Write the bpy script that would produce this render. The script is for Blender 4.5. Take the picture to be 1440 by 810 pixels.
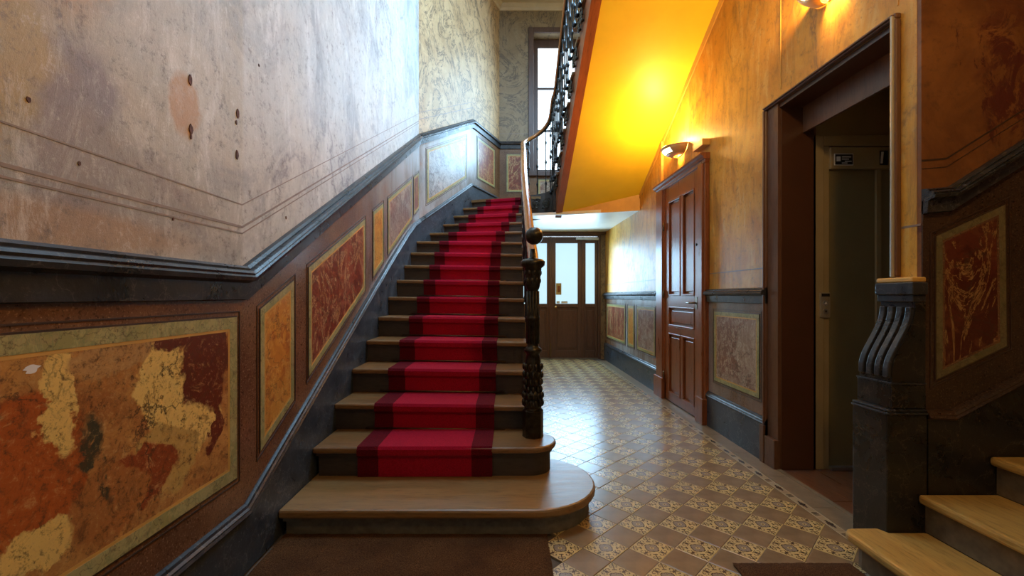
import bpy, math, random
from mathutils import Vector, Matrix
random.seed(7)
for o in list(bpy.data.objects): bpy.data.objects.remove(o)
SC = bpy.context.scene
COL = SC.collection
K = 620/580.0                       # depth factor: measured depths D(...) -> metres
def D(z): return z*K

# ------------------------------------------------------------------ camera
cam = bpy.data.cameras.new('camera'); cam_o = bpy.data.objects.new('camera', cam); COL.objects.link(cam_o)
cam.sensor_width = 36; cam.lens = 15.5; cam.shift_x = 9/1440; cam.shift_y = 11/1440
cam.clip_start = 0.02
cam_o.location = (0, 0, 1.2); cam_o.rotation_euler = (math.pi/2, 0, 0)
SC.camera = cam_o
# ------------------------------------------------------------------ view / world
SC.view_settings.view_transform = 'Standard'; SC.view_settings.look = 'None'
SC.view_settings.gamma = 1; SC.view_settings.use_curve_mapping = False
SC.view_settings.exposure = 0.1
w = bpy.data.worlds.new('sky'); SC.world = w; w.use_nodes = True
bg = w.node_tree.nodes['Background']; bg.inputs[0].default_value = (.72, .86, 1, 1); bg.inputs[1].default_value = 4.0
# ------------------------------------------------------------------ daylight and lamps
def area(name, loc, target, sx, sy, power, color, spread=math.pi):
    l = bpy.data.lights.new(name, 'AREA'); l.shape = 'RECTANGLE'; l.size = sx; l.size_y = sy
    l.energy = power; l.color = color; l.spread = spread
    o = bpy.data.objects.new(name, l); COL.objects.link(o); o.location = loc
    o.rotation_euler = (Vector(target)-Vector(loc)).to_track_quat('-Z', 'Y').to_euler()
    return o
DAY = (.40, .70, 1.0)
area('daylight_stair_window', (1.12, D(7.82)-.02, 4.75), (.2, 1.0, 2.6), .8, 2.3, 120, DAY)
area('daylight_entrance', (1.15, D(7.82)-.14, 1.65), (.6, 1.0, .4), 1.1, .9, 55, (.42, .72, 1.0))
area('stairwell_fill_light', (-.2, 3.7, 6.62), (-.35, 3.6, 0), 1.1, 5.2, 210, (.42, .70, 1.0))  # soft daylight added under the closed ceiling; no skylight is built
area('flight_fill_light', (1.80, 3.9, 5.75), (-1.15, 3.3, 3.2), 1.5, 1.2, 400, (.38, .69, 1.0))  # daylight added at the unseen side window to brighten the left wall
WARM = (1.0, .54, .15)
def lamp_point(name, loc, power, r=.06, color=WARM):
    l = bpy.data.lights.new(name, 'POINT'); l.energy = power; l.color = color; l.shadow_soft_size = r
    o = bpy.data.objects.new(name, l); COL.objects.link(o); o.location = loc; return o

XW = -1.15
# ------------------------------------------------------------------ materials
class N:
    def __init__(s, name, rough=.5, metal=0, spec=.5):
        s.m = bpy.data.materials.new(name); s.m.use_nodes = True; s.t = s.m.node_tree
        s.b = s.t.nodes['Principled BSDF']; s.out = s.t.nodes['Material Output']
        s.b.inputs['Roughness'].default_value = rough; s.b.inputs['Metallic'].default_value = metal
        s.b.inputs['Specular IOR Level'].default_value = spec
        s.co = s.t.nodes.new('ShaderNodeTexCoord').outputs['Object']
    def lk(s, a, b): s.t.links.new(a, b)
    def map(s, scale=(1,1,1), rot=(0,0,0), loc=(0,0,0), src=None):
        n = s.t.nodes.new('ShaderNodeMapping'); n.inputs['Scale'].default_value = scale
        n.inputs['Rotation'].default_value = rot; n.inputs['Location'].default_value = loc
        s.lk(src or s.co, n.inputs[0]); return n.outputs[0]
    def noise(s, scale, detail=4, rough=.55, dist=0, vec=None, color=False):
        n = s.t.nodes.new('ShaderNodeTexNoise'); n.inputs['Scale'].default_value = scale
        n.inputs['Detail'].default_value = detail; n.inputs['Roughness'].default_value = rough
        n.inputs['Distortion'].default_value = dist; s.lk(vec or s.co, n.inputs['Vector'])
        return n.outputs['Color' if color else 'Fac']
    def vor(s, scale, vec=None, feature='DISTANCE_TO_EDGE'):
        n = s.t.nodes.new('ShaderNodeTexVoronoi'); n.feature = feature; n.inputs['Scale'].default_value = scale
        s.lk(vec or s.co, n.inputs['Vector']); return n.outputs['Distance' if feature != 'F1C' else 'Color']
    def wave(s, scale, dist, vec=None, detail=3, dscale=1.5):
        n = s.t.nodes.new('ShaderNodeTexWave'); n.inputs['Scale'].default_value = scale; n.inputs['Distortion'].default_value = dist
        n.inputs['Detail'].default_value = detail; n.inputs['Detail Scale'].default_value = dscale
        s.lk(vec or s.co, n.inputs['Vector']); return n.outputs['Fac']
    def warp(s, vec, amt, scale, detail=3):
        n = s.noise(scale, detail, .6, 0, vec, True)
        a = s.t.nodes.new('ShaderNodeVectorMath'); a.operation = 'MULTIPLY_ADD'
        s.lk(n, a.inputs[0]); a.inputs[1].default_value = (amt,)*3; s.lk(vec or s.co, a.inputs[2]); return a.outputs[0]
    def ramp(s, fac, stops, interp='LINEAR'):
        n = s.t.nodes.new('ShaderNodeValToRGB'); e = n.color_ramp; e.interpolation = interp
        while len(e.elements) < len(stops): e.elements.new(.5)
        for el, (p, c) in zip(e.elements, stops):
            el.position = p; el.color = (c, c, c, 1) if isinstance(c, (int, float)) else (*c, 1)
        s.lk(fac, n.inputs[0]); return n.outputs[0]
    def blob(s, vec, c, rad, soft=.12):
        v = s.map(tuple(1/q for q in rad), loc=tuple(-a/q for a, q in zip(c, rad)), src=vec)
        n = s.t.nodes.new('ShaderNodeVectorMath'); n.operation = 'LENGTH'; s.lk(v, n.inputs[0])
        return s.ramp(n.outputs['Value'], [(max(0, .5-soft), 1.), (min(1, .5+soft), 0.)])
    def mix(s, fac, a, b, mode='MIX'):
        n = s.t.nodes.new('ShaderNodeMix'); n.data_type = 'RGBA'; n.blend_type = mode
        if isinstance(fac, (int, float)): n.inputs[0].default_value = fac
        else: s.lk(fac, n.inputs[0])
        for v, i in ((a, 6), (b, 7)):
            if isinstance(v, tuple): n.inputs[i].default_value = (*v, 1)
            else: s.lk(v, n.inputs[i])
        return n.outputs[2]
    def col(s, c):
        if isinstance(c, tuple): s.b.inputs['Base Color'].default_value = (*c, 1)
        else: s.lk(c, s.b.inputs['Base Color'])
        return s
    def rgh(s, c): s.lk(c, s.b.inputs['Roughness']); return s
    def bump(s, h, strength=.3, dist=.01):
        n = s.t.nodes.new('ShaderNodeBump'); n.inputs['Strength'].default_value = strength; n.inputs['Distance'].default_value = dist
        s.lk(h, n.inputs['Height']); s.lk(n.outputs[0], s.b.inputs['Normal']); return s
M = {}
def plain(name, c, rough=.5, metal=0, var=.25, scale=18, bump=.1):
    n = N(name, rough, metal); f = n.noise(scale, 4, .6)
    n.col(n.mix(n.ramp(f, [(.3, 0.), (.7, 1.)]), tuple(x*(1-var) for x in c), tuple(min(1, x*(1+var)) for x in c)))
    if bump: n.bump(f, bump, .003)
    M[name] = n.m; return n.m
def emit(name, c, s):
    n = N(name); n.b.inputs['Emission Color'].default_value = (*c, 1); n.b.inputs['Emission Strength'].default_value = s
    n.col(tuple(x*.5 for x in c)); M[name] = n.m; return n.m

# aged faux-marble plaster of the stair wall
n = N('plaster_grey', .48, spec=.4)
v1 = n.warp(None, .6, 1.3); v2 = n.warp(None, .45, 2.4, 6)
big = n.noise(.75, 4, .6, 0, v1); blot = n.noise(1.6, 7, .7, .6, n.map((1, 1, .75)))
st = n.noise(2.0, 9, .8, .7, n.map((1, 3.0, .75), (0.5, 0, 0))); fine = n.noise(17, 8, .84)
side = n.t.nodes.new('ShaderNodeSeparateXYZ'); n.lk(n.co, side.inputs[0])
mr = n.t.nodes.new('ShaderNodeMapRange'); mr.inputs['From Min'].default_value = 1.92; mr.inputs['From Max'].default_value = 1.945; n.lk(side.outputs[1], mr.inputs[0])
c = n.mix(n.ramp(big, [(.42, 0.), (.58, 1.)]), (.47, .415, .31), (.42, .42, .39))
c = n.mix(mr.outputs[0], c, n.mix(.6, c, (.58, .60, .60)))
c = n.mix(n.ramp(blot, [(.42, 0.), (.66, .75)]), c, (.62, .58, .50))
c = n.mix(n.ramp(n.noise(1.3, 6, .7, 1.0, n.map((1, 1, .8), loc=(3, 1, 2))), [(.5, 0.), (.62, .6)]), c, (.25, .25, .265))
for cc, rr, colr in (((XW, 1.02, 1.78), (9, .17, .22), (.46, .33, .14)), ((XW, 1.06, 2.15), (9, .2, .2), (.47, .33, .2)), ((XW, 1.25, 1.66), (9, .12, .3), (.26, .22, .24)), ((XW, 1.45, 1.55), (9, .3, .14), (.33, .29, .25)), ((XW, 1.1, 1.38), (9, .5, .06), (.40, .26, .15))):
    c = n.mix(n.mix(1., n.blob(v2 if rr[2] > .1 else None, tuple(q+(.2 if rr[2] > .1 else 0) if i else q for i, q in enumerate(cc)), tuple(q*2 for q in rr), .14), (.8, .8, .8), 'MULTIPLY'), c, colr)
c = n.mix(n.ramp(st, [(.52, 0.), (.75, .85)]), c, (.84, .83, .80))
c = n.mix(n.ramp(st, [(.24, .7), (.43, 0.)]), c, (.22, .20, .19))
vein = n.vor(1.0, n.warp(None, .9, 2.0, 6)); msk = n.ramp(n.noise(1.1, 3), [(.45, 0.), (.62, 1.)])
vv = n.mix(1., n.ramp(vein, [(.0, .7), (.012, .3), (.04, 0.)]), msk, 'MULTIPLY')
c = n.mix(vv, c, (.13, .11, .14))
c = n.mix(n.ramp(fine, [(.34, .8), (.47, 0.)]), c, (.16, .135, .12))
c = n.mix(n.ramp(fine, [(.56, 0.), (.7, .5)]), c, (.86, .84, .80))
w3 = n.warp(None, .05, 14, 5)
c = n.mix(n.mix(1., n.blob(w3, (XW, 1.58+.025, 1.885+.025), (9, .15, .23), .06), n.ramp(n.noise(18, 5, .7), [(.3, .5), (.55, .95)]), 'MULTIPLY'), c, (.50, .31, .17))
n.col(c).bump(n.mix(.4, st, fine), .5, .01); M['plaster_grey'] = n.m

n = N('plaster_ochre', .46)
big = n.noise(1.1, 4, .6, .5); st = n.noise(2.6, 7, .74, 1.0, n.map((1, 2.6, .6), (.4, 0, 0)))
c = n.mix(n.ramp(big, [(.38, 0.), (.62, 1.)]), (.50, .215, .025), (.68, .36, .05))
c = n.mix(n.ramp(st, [(.52, 0.), (.72, .7)]), c, (.70, .52, .20))
c = n.mix(n.ramp(st, [(.30, .85), (.48, 0.)]), c, (.24, .11, .025))
vein = n.vor(1.5, n.warp(n.map((1, 1.4, .6)), .9, 2.3, 6)); msk = n.ramp(n.noise(1.4, 3), [(.42, 0.), (.6, 1.)])
c = n.mix(n.mix(1., n.ramp(vein, [(.0, .8), (.02, .35), (.07, 0.)]), msk, 'MULTIPLY'), c, (.14, .08, .045))
fine = n.noise(17, 8, .84)
c = n.mix(n.ramp(fine, [(.34, .75), (.47, 0.)]), c, (.20, .10, .03))
c = n.mix(n.ramp(fine, [(.58, 0.), (.74, .35)]), c, (.75, .58, .28))
n.col(c).bump(n.mix(.5, st, fine), .45, .008); M['plaster_ochre'] = n.m

n = N('plaster_red_ochre', .5)
st = n.noise(2.5, 7, .7, .8)
c = n.mix(n.ramp(st, [(.35, 0.), (.65, 1.)]), (.15, .052, .013), (.26, .10, .025))
vein = n.noise(2.1, 7, .74, 1.6, n.map((1.6, 1, .8), loc=(.4, 0, .9)))
c = n.mix(n.ramp(vein, [(.57, 0.), (.60, .9), (.66, .8), (.70, .2)]), c, (.075, .012, .008))
v2 = n.warp(None, .5, 3.5, 6)
c = n.mix(n.mix(1., n.blob(v2, (2.55, 2.2, 2.45), (.22, 9, .8), .2), n.ramp(n.noise(6, 7, .75, 1.5), [(.45, 0.), (.52, .9)]), 'MULTIPLY'), c, (.085, .012, .008))
c = n.mix(n.ramp(n.noise(22, 6, .78), [(.3, .6), (.46, 0.)]), c, (.07, .03, .012))
n.col(c).bump(n.noise(25, 4, .7), .3, .006); M['plaster_red_ochre'] = n.m

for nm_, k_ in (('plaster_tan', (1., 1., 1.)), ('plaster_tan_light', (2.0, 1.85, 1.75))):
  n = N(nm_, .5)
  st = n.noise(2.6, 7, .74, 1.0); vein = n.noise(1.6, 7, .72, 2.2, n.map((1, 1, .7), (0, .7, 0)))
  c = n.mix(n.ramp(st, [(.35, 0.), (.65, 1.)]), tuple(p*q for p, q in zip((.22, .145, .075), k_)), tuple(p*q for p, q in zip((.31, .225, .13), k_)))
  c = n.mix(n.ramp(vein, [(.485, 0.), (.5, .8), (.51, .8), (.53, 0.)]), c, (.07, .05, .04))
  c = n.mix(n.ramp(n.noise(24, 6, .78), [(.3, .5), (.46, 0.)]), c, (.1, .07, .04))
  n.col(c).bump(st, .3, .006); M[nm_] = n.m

def granite(name, a, b, hi, rough=.27):
    n = N(name, rough)
    f = n.noise(120, 3, .7); g = n.noise(2.5, 4, .6)
    c = n.mix(n.ramp(g, [(.35, 0.), (.65, 1.)]), a, b)
    c = n.mix(n.ramp(f, [(.56, 0.), (.7, .8)]), c, hi)
    c = n.mix(n.ramp(n.noise(90, 2, .6), [(.3, .7), (.42, 0.)]), c, tuple(x*.25 for x in a))
    c = n.mix(n.ramp(n.noise(38, 5, .8), [(.3, .6), (.46, 0.)]), c, tuple(x*.3 for x in a))
    if name == 'dado_brown':      # paler, mottled grey stretch between 3 m and 7 m
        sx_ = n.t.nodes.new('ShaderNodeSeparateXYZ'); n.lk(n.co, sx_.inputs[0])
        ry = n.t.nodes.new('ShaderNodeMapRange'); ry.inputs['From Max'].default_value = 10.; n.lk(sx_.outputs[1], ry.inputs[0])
        pale_mix = n.mix(1., n.ramp(ry.outputs[0], [(.28, 0.), (.55, 1.), (.72, 1.), (.8, .0)]), n.ramp(n.noise(2.2, 6, .7, 0, n.map((1, 1.5, .5))), [(.36, .25), (.6, .95)]), 'MULTIPLY')
        c = n.mix(pale_mix, c, (.40, .40, .39))
    n.col(c).bump(n.noise(8, 5, .7), .15, .006); M[name] = n.m
granite('dado_brown', (.125, .058, .030), (.21, .105, .052), (.38, .24, .13))
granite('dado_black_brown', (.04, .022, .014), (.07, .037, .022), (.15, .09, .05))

def blackstone(name, base, fleck, rough=.25, amt=.8):
    n = N(name, rough)
    v = n.vor(5, n.warp(None, .5, 5, 5)); s = n.noise(45, 5, .75); g = n.noise(5, 5, .7, .6)
    c = n.mix(n.ramp(g, [(.35, 0.), (.7, 1.)]), base, tuple(x*2.3 for x in base))
    c = n.mix(n.ramp(s, [(.62, 0.), (.72, amt)]), c, fleck)
    c = n.mix(n.ramp(v, [(.0, .4), (.012, .1), (.03, 0.)]), c, fleck)
    c = n.mix(n.ramp(n.noise(26, 6, .82), [(.58, 0.), (.7, amt*.8)]), c, tuple(x*.7 for x in fleck))
    n.col(c).rgh(n.ramp(g, [(.3, rough), (.7, rough+.2)])).bump(s, .2, .005); M[name] = n.m
blackstone('black_marble', (.024, .031, .040), (.24, .27, .30), .24, .9)
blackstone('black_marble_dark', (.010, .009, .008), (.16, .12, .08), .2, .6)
blackstone('rail_marble', (.016, .017, .020), (.22, .20, .18), .22, .5)

def marble(name, a, b, c2, veincol, sc=2.0, seed=0., rough=.3, thr=.5):
    n = N(name, rough); vec = n.map((1, 1, 1), loc=(seed, seed*1.7, seed*.6))
    w1 = n.warp(vec, .55, 2.2, 5)
    big = n.noise(sc, 5, .62, .6, w1); mid = n.noise(sc*3.2, 6, .7, 1.2, vec)
    c = n.mix(n.ramp(big, [(thr-.02, 0.), (thr+.02, 1.)]), a, b)
    c = n.mix(n.ramp(mid, [(.53, 0.), (.6, .85)]), c, c2)
    vv = n.vor(sc*1.5, n.warp(vec, .6, 3, 6)); v2 = n.noise(sc*1.3, 7, .72, 2.0, n.map((1.5, 1.5, .7), src=vec))
    c = n.mix(n.ramp(v2, [(.49, 0.), (.5, .75), (.515, .75), (.53, 0.)]), c, veincol)
    c = n.mix(n.ramp(vv, [(.0, .7), (.012, .3), (.035, 0.)]), c, (.06, .035, .02))
    f = n.noise(26, 5, .75, .4); c = n.mix(n.ramp(f, [(.3, .55), (.46, 0.)]), c, tuple(x*.3 for x in a))
    c = n.mix(n.ramp(f, [(.6, 0.), (.76, .4)]), c, veincol)
    n.col(c).bump(mid, .1, .004); M[name] = n.m
marble('marble_big', (.40, .13, .045), (.56, .33, .085), (.50, .24, .07), (.72, .53, .2), 1.9, 3.1)
n = N('marble_big', .28)
v2 = n.warp(None, .34, 3.2, 7); o_ = .17
c = n.mix(n.ramp(n.noise(3.5, 7, .72, 1.0), [(.38, 0.), (.62, 1.)]), (.36, .14, .04), (.58, .31, .09))
YEL, RED, DRK = (.80, .56, .17), (.135, .028, .015), (.05, .05, .03)
for (cy_, cz_), (ry_, rz_), colr in (((1.05, .80), (.13, .2), (.42, .10, .02)), ((1.12, .93), (.045, .13), YEL), ((1.06, .575), (.11, .05), YEL), ((1.30, 1.0), (.16, .05), (.48, .27, .1)),
        ((1.60, .80), (.13, .16), YEL), ((1.48, .90), (.09, .13), YEL), ((1.50, .66), (.12, .12), (.52, .34, .1)), ((1.40, .63), (.13, .085), (.30, .07, .022)), ((1.25, .60), (.14, .10), (.40, .16, .045)),
        ((1.69, .96), (.10, .17), RED), ((1.53, 1.04), (.12, .07), RED), ((1.70, .70), (.035, .1), RED)):
    c = n.mix(n.blob(v2, (0, cy_+o_, cz_+o_), (99, ry_*2, rz_*2), .03), c, colr)
for (cy_, cz_), (ry_, rz_) in (((1.20, .80), (.05, .06)), ((1.17, .74), (.03, .03)), ((1.24, .70), (.02, .07))):
    c = n.mix(n.mix(1., n.blob(v2, (0, cy_+o_, cz_+o_), (99, ry_*2, rz_*2), .1), n.ramp(n.noise(9, 6, .7, 1.), [(.42, 0.), (.52, 1.)]), 'MULTIPLY'), c, DRK)
f = n.noise(14, 7, .8, .8); f2 = n.noise(42, 5, .8)
c = n.mix(n.ramp(f2, [(.34, .85), (.47, 0.)]), c, (.10, .045, .02))
c = n.mix(n.ramp(f2, [(.56, 0.), (.7, .6)]), c, (.62, .42, .17))
c = n.mix(n.ramp(f, [(.34, .85), (.47, 0.)]), c, (.12, .05, .02))
c = n.mix(n.ramp(f, [(.56, 0.), (.68, .6)]), c, (.66, .42, .16))
vv = n.vor(3.2, n.warp(None, .5, 4, 7)); msk = n.ramp(n.noise(2.4, 3), [(.48, 0.), (.6, 1.)])
c = n.mix(n.mix(1., n.ramp(vv, [(.0, .9), (.008, .5), (.02, 0.)]), msk, 'MULTIPLY'), c, (.045, .03, .02))
n.col(c).bump(f, .2, .005); M['marble_big'] = n.m
marble('marble_red', (.20, .045, .025), (.28, .075, .04), (.33, .11, .06), (.62, .42, .18), 2.4, 7.7)
marble('marble_pale_grey', (.30, .29, .29), (.40, .40, .39), (.5, .5, .49), (.55, .52, .48), 2.6, 4.4)  # pale grey panel field
marble('marble_amber', (.55, .22, .04), (.62, .28, .05), (.45, .14, .03), (.7, .42, .12), 3.5, 1.3)
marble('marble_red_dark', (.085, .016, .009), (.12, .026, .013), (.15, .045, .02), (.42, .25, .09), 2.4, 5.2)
marble('marble_grey_red', (.24, .12, .09), (.34, .23, .17), (.42, .33, .25), (.55, .48, .37), 2.6, 9.2)
marble('marble_green', (.32, .30, .12), (.42, .38, .17), (.38, .31, .15), (.22, .26, .12), 6, 2.2)
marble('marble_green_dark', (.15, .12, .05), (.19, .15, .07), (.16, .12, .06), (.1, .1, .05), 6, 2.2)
plain('painted_line', (.25, .19, .16), .5, 0, .2)
plain('dark_line', (.05, .026, .016), .4)
plain('soffit_yellow', (.86, .64, .035), .45, 0, .05, 3, .03)
plain('fascia_orange', (.60, .34, .08), .5, 0, .12, 5, .05)
plain('ceiling_white', (.74, .72, .62), .35, 0, .06, 4, .04)
plain('ceiling_cream', (.55, .42, .27), .6, 0, .1, 4, .04)
def wood(name, a, b, rough=.3, sc=(1, 1, 1), g=6):
    n = N(name, rough)
    f = n.noise(g, 7, .72, 1.2, n.map(sc)); h = n.noise(g*6, 4, .7, 0, n.map(sc))
    c = n.mix(n.ramp(f, [(.3, 0.), (.7, 1.)]), a, b)
    c = n.mix(n.ramp(h, [(.3, .55), (.5, 0.)]), c, tuple(x*.35 for x in a))
    n.col(c).rgh(n.ramp(f, [(.3, rough), (.7, rough+.15)])).bump(h, .15, .003); M[name] = n.m
wood('wood_door', (.19, .05, .016), (.32, .10, .032), .25, (4, 4, .5), 4)
wood('wood_dark_door', (.075, .036, .026), (.12, .06, .042), .3, (4, 4, .5), 4)
wood('wood_tread', (.15, .07, .022), (.28, .15, .055), .28, (.5, 4, 4), 4)
wood('wood_platform', (.22, .12, .04), (.34, .20, .08), .28, (.5, 4, 4), 3)
wood('wood_side_tread', (.42, .24, .055), (.58, .36, .10), .34, (4, .5, 4), 3)
wood('wood_riser', (.035, .026, .022), (.065, .047, .038), .38, (.6, 3, 3), 4)
wood('wood_casing', (.12, .055, .03), (.17, .08, .043), .3, (4, 4, .5), 4)
wood('wood_parquet', (.14, .05, .022), (.23, .09, .035), .3, (4, .5, 4), 4)
wood('wood_handrail', (.34, .12, .035), (.46, .18, .05), .13, (4, .5, .5), 3)
wood('wood_string', (.26, .075, .022), (.34, .10, .03), .3, (4, .5, .5), 3)
plain('stone_riser', (.15, .135, .105), .55, 0, .3, 22, .3)
plain('stone_side', (.17, .125, .075), .55, 0, .3, 18, .3)
plain('lacquer_brown', (.085, .035, .018), .28, 0, .1, 4, .02)
plain('lift_beige', (.34, .27, .15), .4, 0, .08, 5, .02)
plain('lift_door', (.25, .21, .11), .38, .1, .08, 5, .02)
plain('lift_panel', (.42, .38, .3), .35, .5, .1, 20, .02)
plain('wrought_iron', (.022, .022, .024), .3, .75, .4, 30, .2)
plain('cast_bronze', (.05, .043, .032), .33, .8, .5, 40, .4)
plain('brass', (.45, .30, .11), .3, .9, .2, 30, .05)
plain('brass_dark', (.16, .11, .06), .35, .9, .2, 30, .05)
plain('steel', (.45, .46, .47), .3, .8, .1, 20, .02)
plain('black_plastic', (.015, .015, .017), .35)
plain('paper_white', (.75, .77, .8), .6, 0, .03)
plain('paper_yellow', (.42, .32, .12), .5, 0, .15)
plain('grout', (.10, .075, .055), .8)
plain('rust', (.10, .035, .018), .8, 0, .5, 60, .4)
plain('bare_plaster', (.50, .31, .17), .8, 0, .2, 22, .3)
plain('tile_plain', (.25, .165, .09), .26, 0, .22, 7, .06)
plain('border_strip', (.24, .175, .11), .3, 0, .22, 9, .08)
n = N('carpet_red', .95, 0, .2); f = n.noise(160, 2, .6)
n.col(n.mix(n.ramp(f, [(.3, 0.), (.7, 1.)]), (.26, .002, .016), (.44, .004, .03))); n.b.inputs['Sheen Weight'].default_value = .15
n.b.inputs['Sheen Tint'].default_value = (1, .2, .3, 1); n.bump(f, .5, .004); M['carpet_red'] = n.m
n = N('carpet_dark', .95, 0, .2); f = n.noise(160, 2, .6)
n.col(n.mix(n.ramp(f, [(.3, 0.), (.7, 1.)]), (.07, .001, .004), (.15, .003, .012))); n.bump(f, .5, .004); M['carpet_dark'] = n.m
n = N('coir', .95, 0, .1); f = n.noise(190, 4, .8); g = n.noise(4, 4, .6)
c = n.mix(n.ramp(f, [(.35, 0.), (.65, 1.)]), (.045, .018, .008), (.24, .115, .045))
n.col(n.mix(n.ramp(g, [(.35, .5), (.6, 0.)]), c, (.05, .022, .012))).bump(f, 1, .01); M['coir'] = n.m
n = N('tile_art', .27); va = n.t.nodes.new('ShaderNodeVertexColor'); va.layer_name = 'art'
f = n.noise(9, 4, .6)
n.col(n.mix(n.ramp(f, [(.35, .3), (.65, 0.)]), va.outputs[0], (.22, .16, .11))).bump(f, .06, .003); M['tile_art'] = n.m
emit('pane_sky', (.66, .85, 1.0), 3.2)
emit('pane_frost', (.50, .75, .88), 1.0)
emit('lamp_glass', (1.0, .75, .38), 14)
n = N('lamp_shell', .4); n.col((.62, .42, .2)); M['lamp_shell'] = n.m

# ------------------------------------------------------------------ mesh helpers
class MB:
    def __init__(s): s.v = []; s.f = []; s.sm = []
    def add(s, vs, fs, smooth=False):
        b = len(s.v); s.v += [tuple(p) for p in vs]
        for f in fs: s.f.append(tuple(b+i for i in f)); s.sm.append(smooth)
        return s
    def box(s, x0, x1, y0, y1, z0, z1):
        vs = [(x, y, z) for z in (z0, z1) for y in (y0, y1) for x in (x0, x1)]
        return s.add(vs, [(0, 2, 3, 1), (4, 5, 7, 6), (0, 1, 5, 4), (2, 6, 7, 3), (0, 4, 6, 2), (1, 3, 7, 5)])
    def prism(s, poly, vec):
        n = len(poly); a = [Vector(p) for p in poly]; b = [p+Vector(vec) for p in a]
        return s.add(a+b, [tuple(range(n))[::-1], tuple(range(n, 2*n))]+[(i, (i+1) % n, (i+1) % n+n, i+n) for i in range(n)])
    def yz(s, poly, x0, x1): return s.prism([(x0, y, z) for y, z in poly], (x1-x0, 0, 0))
    def xy(s, poly, z0, z1): return s.prism([(x, y, z0) for x, y in poly], (0, 0, z1-z0))
    def xz(s, poly, y0, y1): return s.prism([(x, y0, z) for x, z in poly], (0, y1-y0, 0))
    def sweep(s, path, prof, side, caps=True, smooth=False):
        """profile (a outward, b up) swept along path; side(+1/-1) picks the horizontal normal; mitred"""
        P = [Vector(p) for p in path]; n = len(P); rings = []
        ns = []
        for i in range(n-1):
            d = P[i+1]-P[i]; d.z = 0; d.normalize(); ns.append(Vector((d.y, -d.x, 0))*side)
        for i in range(n):
            a = ns[max(0, i-1)]; b = ns[min(n-2, i)]; m = (a+b).normalized(); m = m/max(.3, m.dot(a))
            rings.append([P[i]+m*u+Vector((0, 0, v)) for u, v in prof])
        k = len(prof); vs = [p for r in rings for p in r]
        fs = [(i*k+j, i*k+(j+1) % k, (i+1)*k+(j+1) % k, (i+1)*k+j) for i in range(n-1) for j in range(k)]
        if caps: fs += [tuple(range(k))[::-1], tuple((n-1)*k+j for j in range(k))]
        return s.add(vs, fs, smooth)
    def tube(s, path, r, seg=10, flat=1.0, closed=False):
        P = [Vector(p) for p in path]; n = len(P); vs = []; up = Vector((0, 0, 1))
        R = r if isinstance(r, (list, tuple)) else [r]*n
        ref = None
        for i in range(n):
            t = (P[min(n-1, i+1)]-P[max(0, i-1)]).normalized()
            if ref is None: ref = Vector((1, 0, 0)) if abs(t.x) < .9 else Vector((0, 1, 0))
            a = (ref-t*ref.dot(t)).normalized(); b = t.cross(a); ref = a
            for j in range(seg):
                q = 2*math.pi*j/seg; vs.append(P[i]+a*math.cos(q)*R[i]+b*math.sin(q)*R[i]*flat)
        fs = [(i*seg+j, i*seg+(j+1) % seg, (i+1)*seg+(j+1) % seg, (i+1)*seg+j) for i in range(n-1) for j in range(seg)]
        s.add(vs, fs, True)
        b0 = len(s.v)-n*seg
        s.f.append(tuple(b0+j for j in range(seg))[::-1]); s.sm.append(False)
        s.f.append(tuple(b0+(n-1)*seg+j for j in range(seg))); s.sm.append(False)
        return s
    def lathe(s, prof, c=(0, 0, 0), seg=20, smooth=True):
        vs = [(c[0]+r*math.cos(2*math.pi*j/seg), c[1]+r*math.sin(2*math.pi*j/seg), c[2]+z) for r, z in prof for j in range(seg)]
        n = len(prof)
        fs = [(i*seg+j, i*seg+(j+1) % seg, (i+1)*seg+(j+1) % seg, (i+1)*seg+j) for i in range(n-1) for j in range(seg)]
        fs += [tuple(range(seg))[::-1], tuple((n-1)*seg+j for j in range(seg))]
        return s.add(vs, fs, smooth)
    def ball(s, c, r, sz=1.0, seg=16, rings=9):
        prof = [(max(1e-4, r*math.sin(math.pi*i/rings)), -r*sz*math.cos(math.pi*i/rings)) for i in range(rings+1)]
        return s.lathe(prof, c, seg)
    def mesh(s, name, m, bevel=0):
        me = bpy.data.meshes.new(name); me.from_pydata(s.v, [], s.f); me.update()
        for p, q in zip(me.polygons, s.sm): p.use_smooth = q
        me.materials.append(M[m] if isinstance(m, str) else m)
        return me
    def build(s, name, m, parent=None, bevel=0, **kw):
        me = s.mesh(name, m); o = bpy.data.objects.new(name, me); COL.objects.link(o)
        import bmesh
        bm = bmesh.new(); bm.from_mesh(me); bmesh.ops.recalc_face_normals(bm, faces=bm.faces)
        bm.to_mesh(me); bm.free()
        if bevel:
            b = o.modifiers.new('bevel', 'BEVEL'); b.width = bevel; b.segments = 2; b.limit_method = 'ANGLE'; b.angle_limit = math.radians(40)
        if parent:
            o.parent = parent; o.matrix_parent_inverse = Matrix.Translation(-Vector(parent.location)) if parent.type == 'EMPTY' else Matrix()
        for k, v in kw.items(): o[k] = v
        return o
def thing(name, label, cat, loc=(0, 0, 0), group=None):
    o = bpy.data.objects.new(name, None); COL.objects.link(o); o.location = loc; o.empty_display_size = .1
    o['label'] = label; o['category'] = cat
    if group: o['group'] = group
    return o
def inst(src, name, loc, parent, rotz=0, off=None):
    o = src.copy(); o.name = name; COL.objects.link(o); o.parent = parent
    o.matrix_parent_inverse = Matrix.Translation(-Vector(parent.location)) if parent.type == 'EMPTY' else Matrix()
    o.location = loc; o.rotation_euler = (0, 0, rotz); return o
STRUCT = dict(kind='structure')

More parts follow.
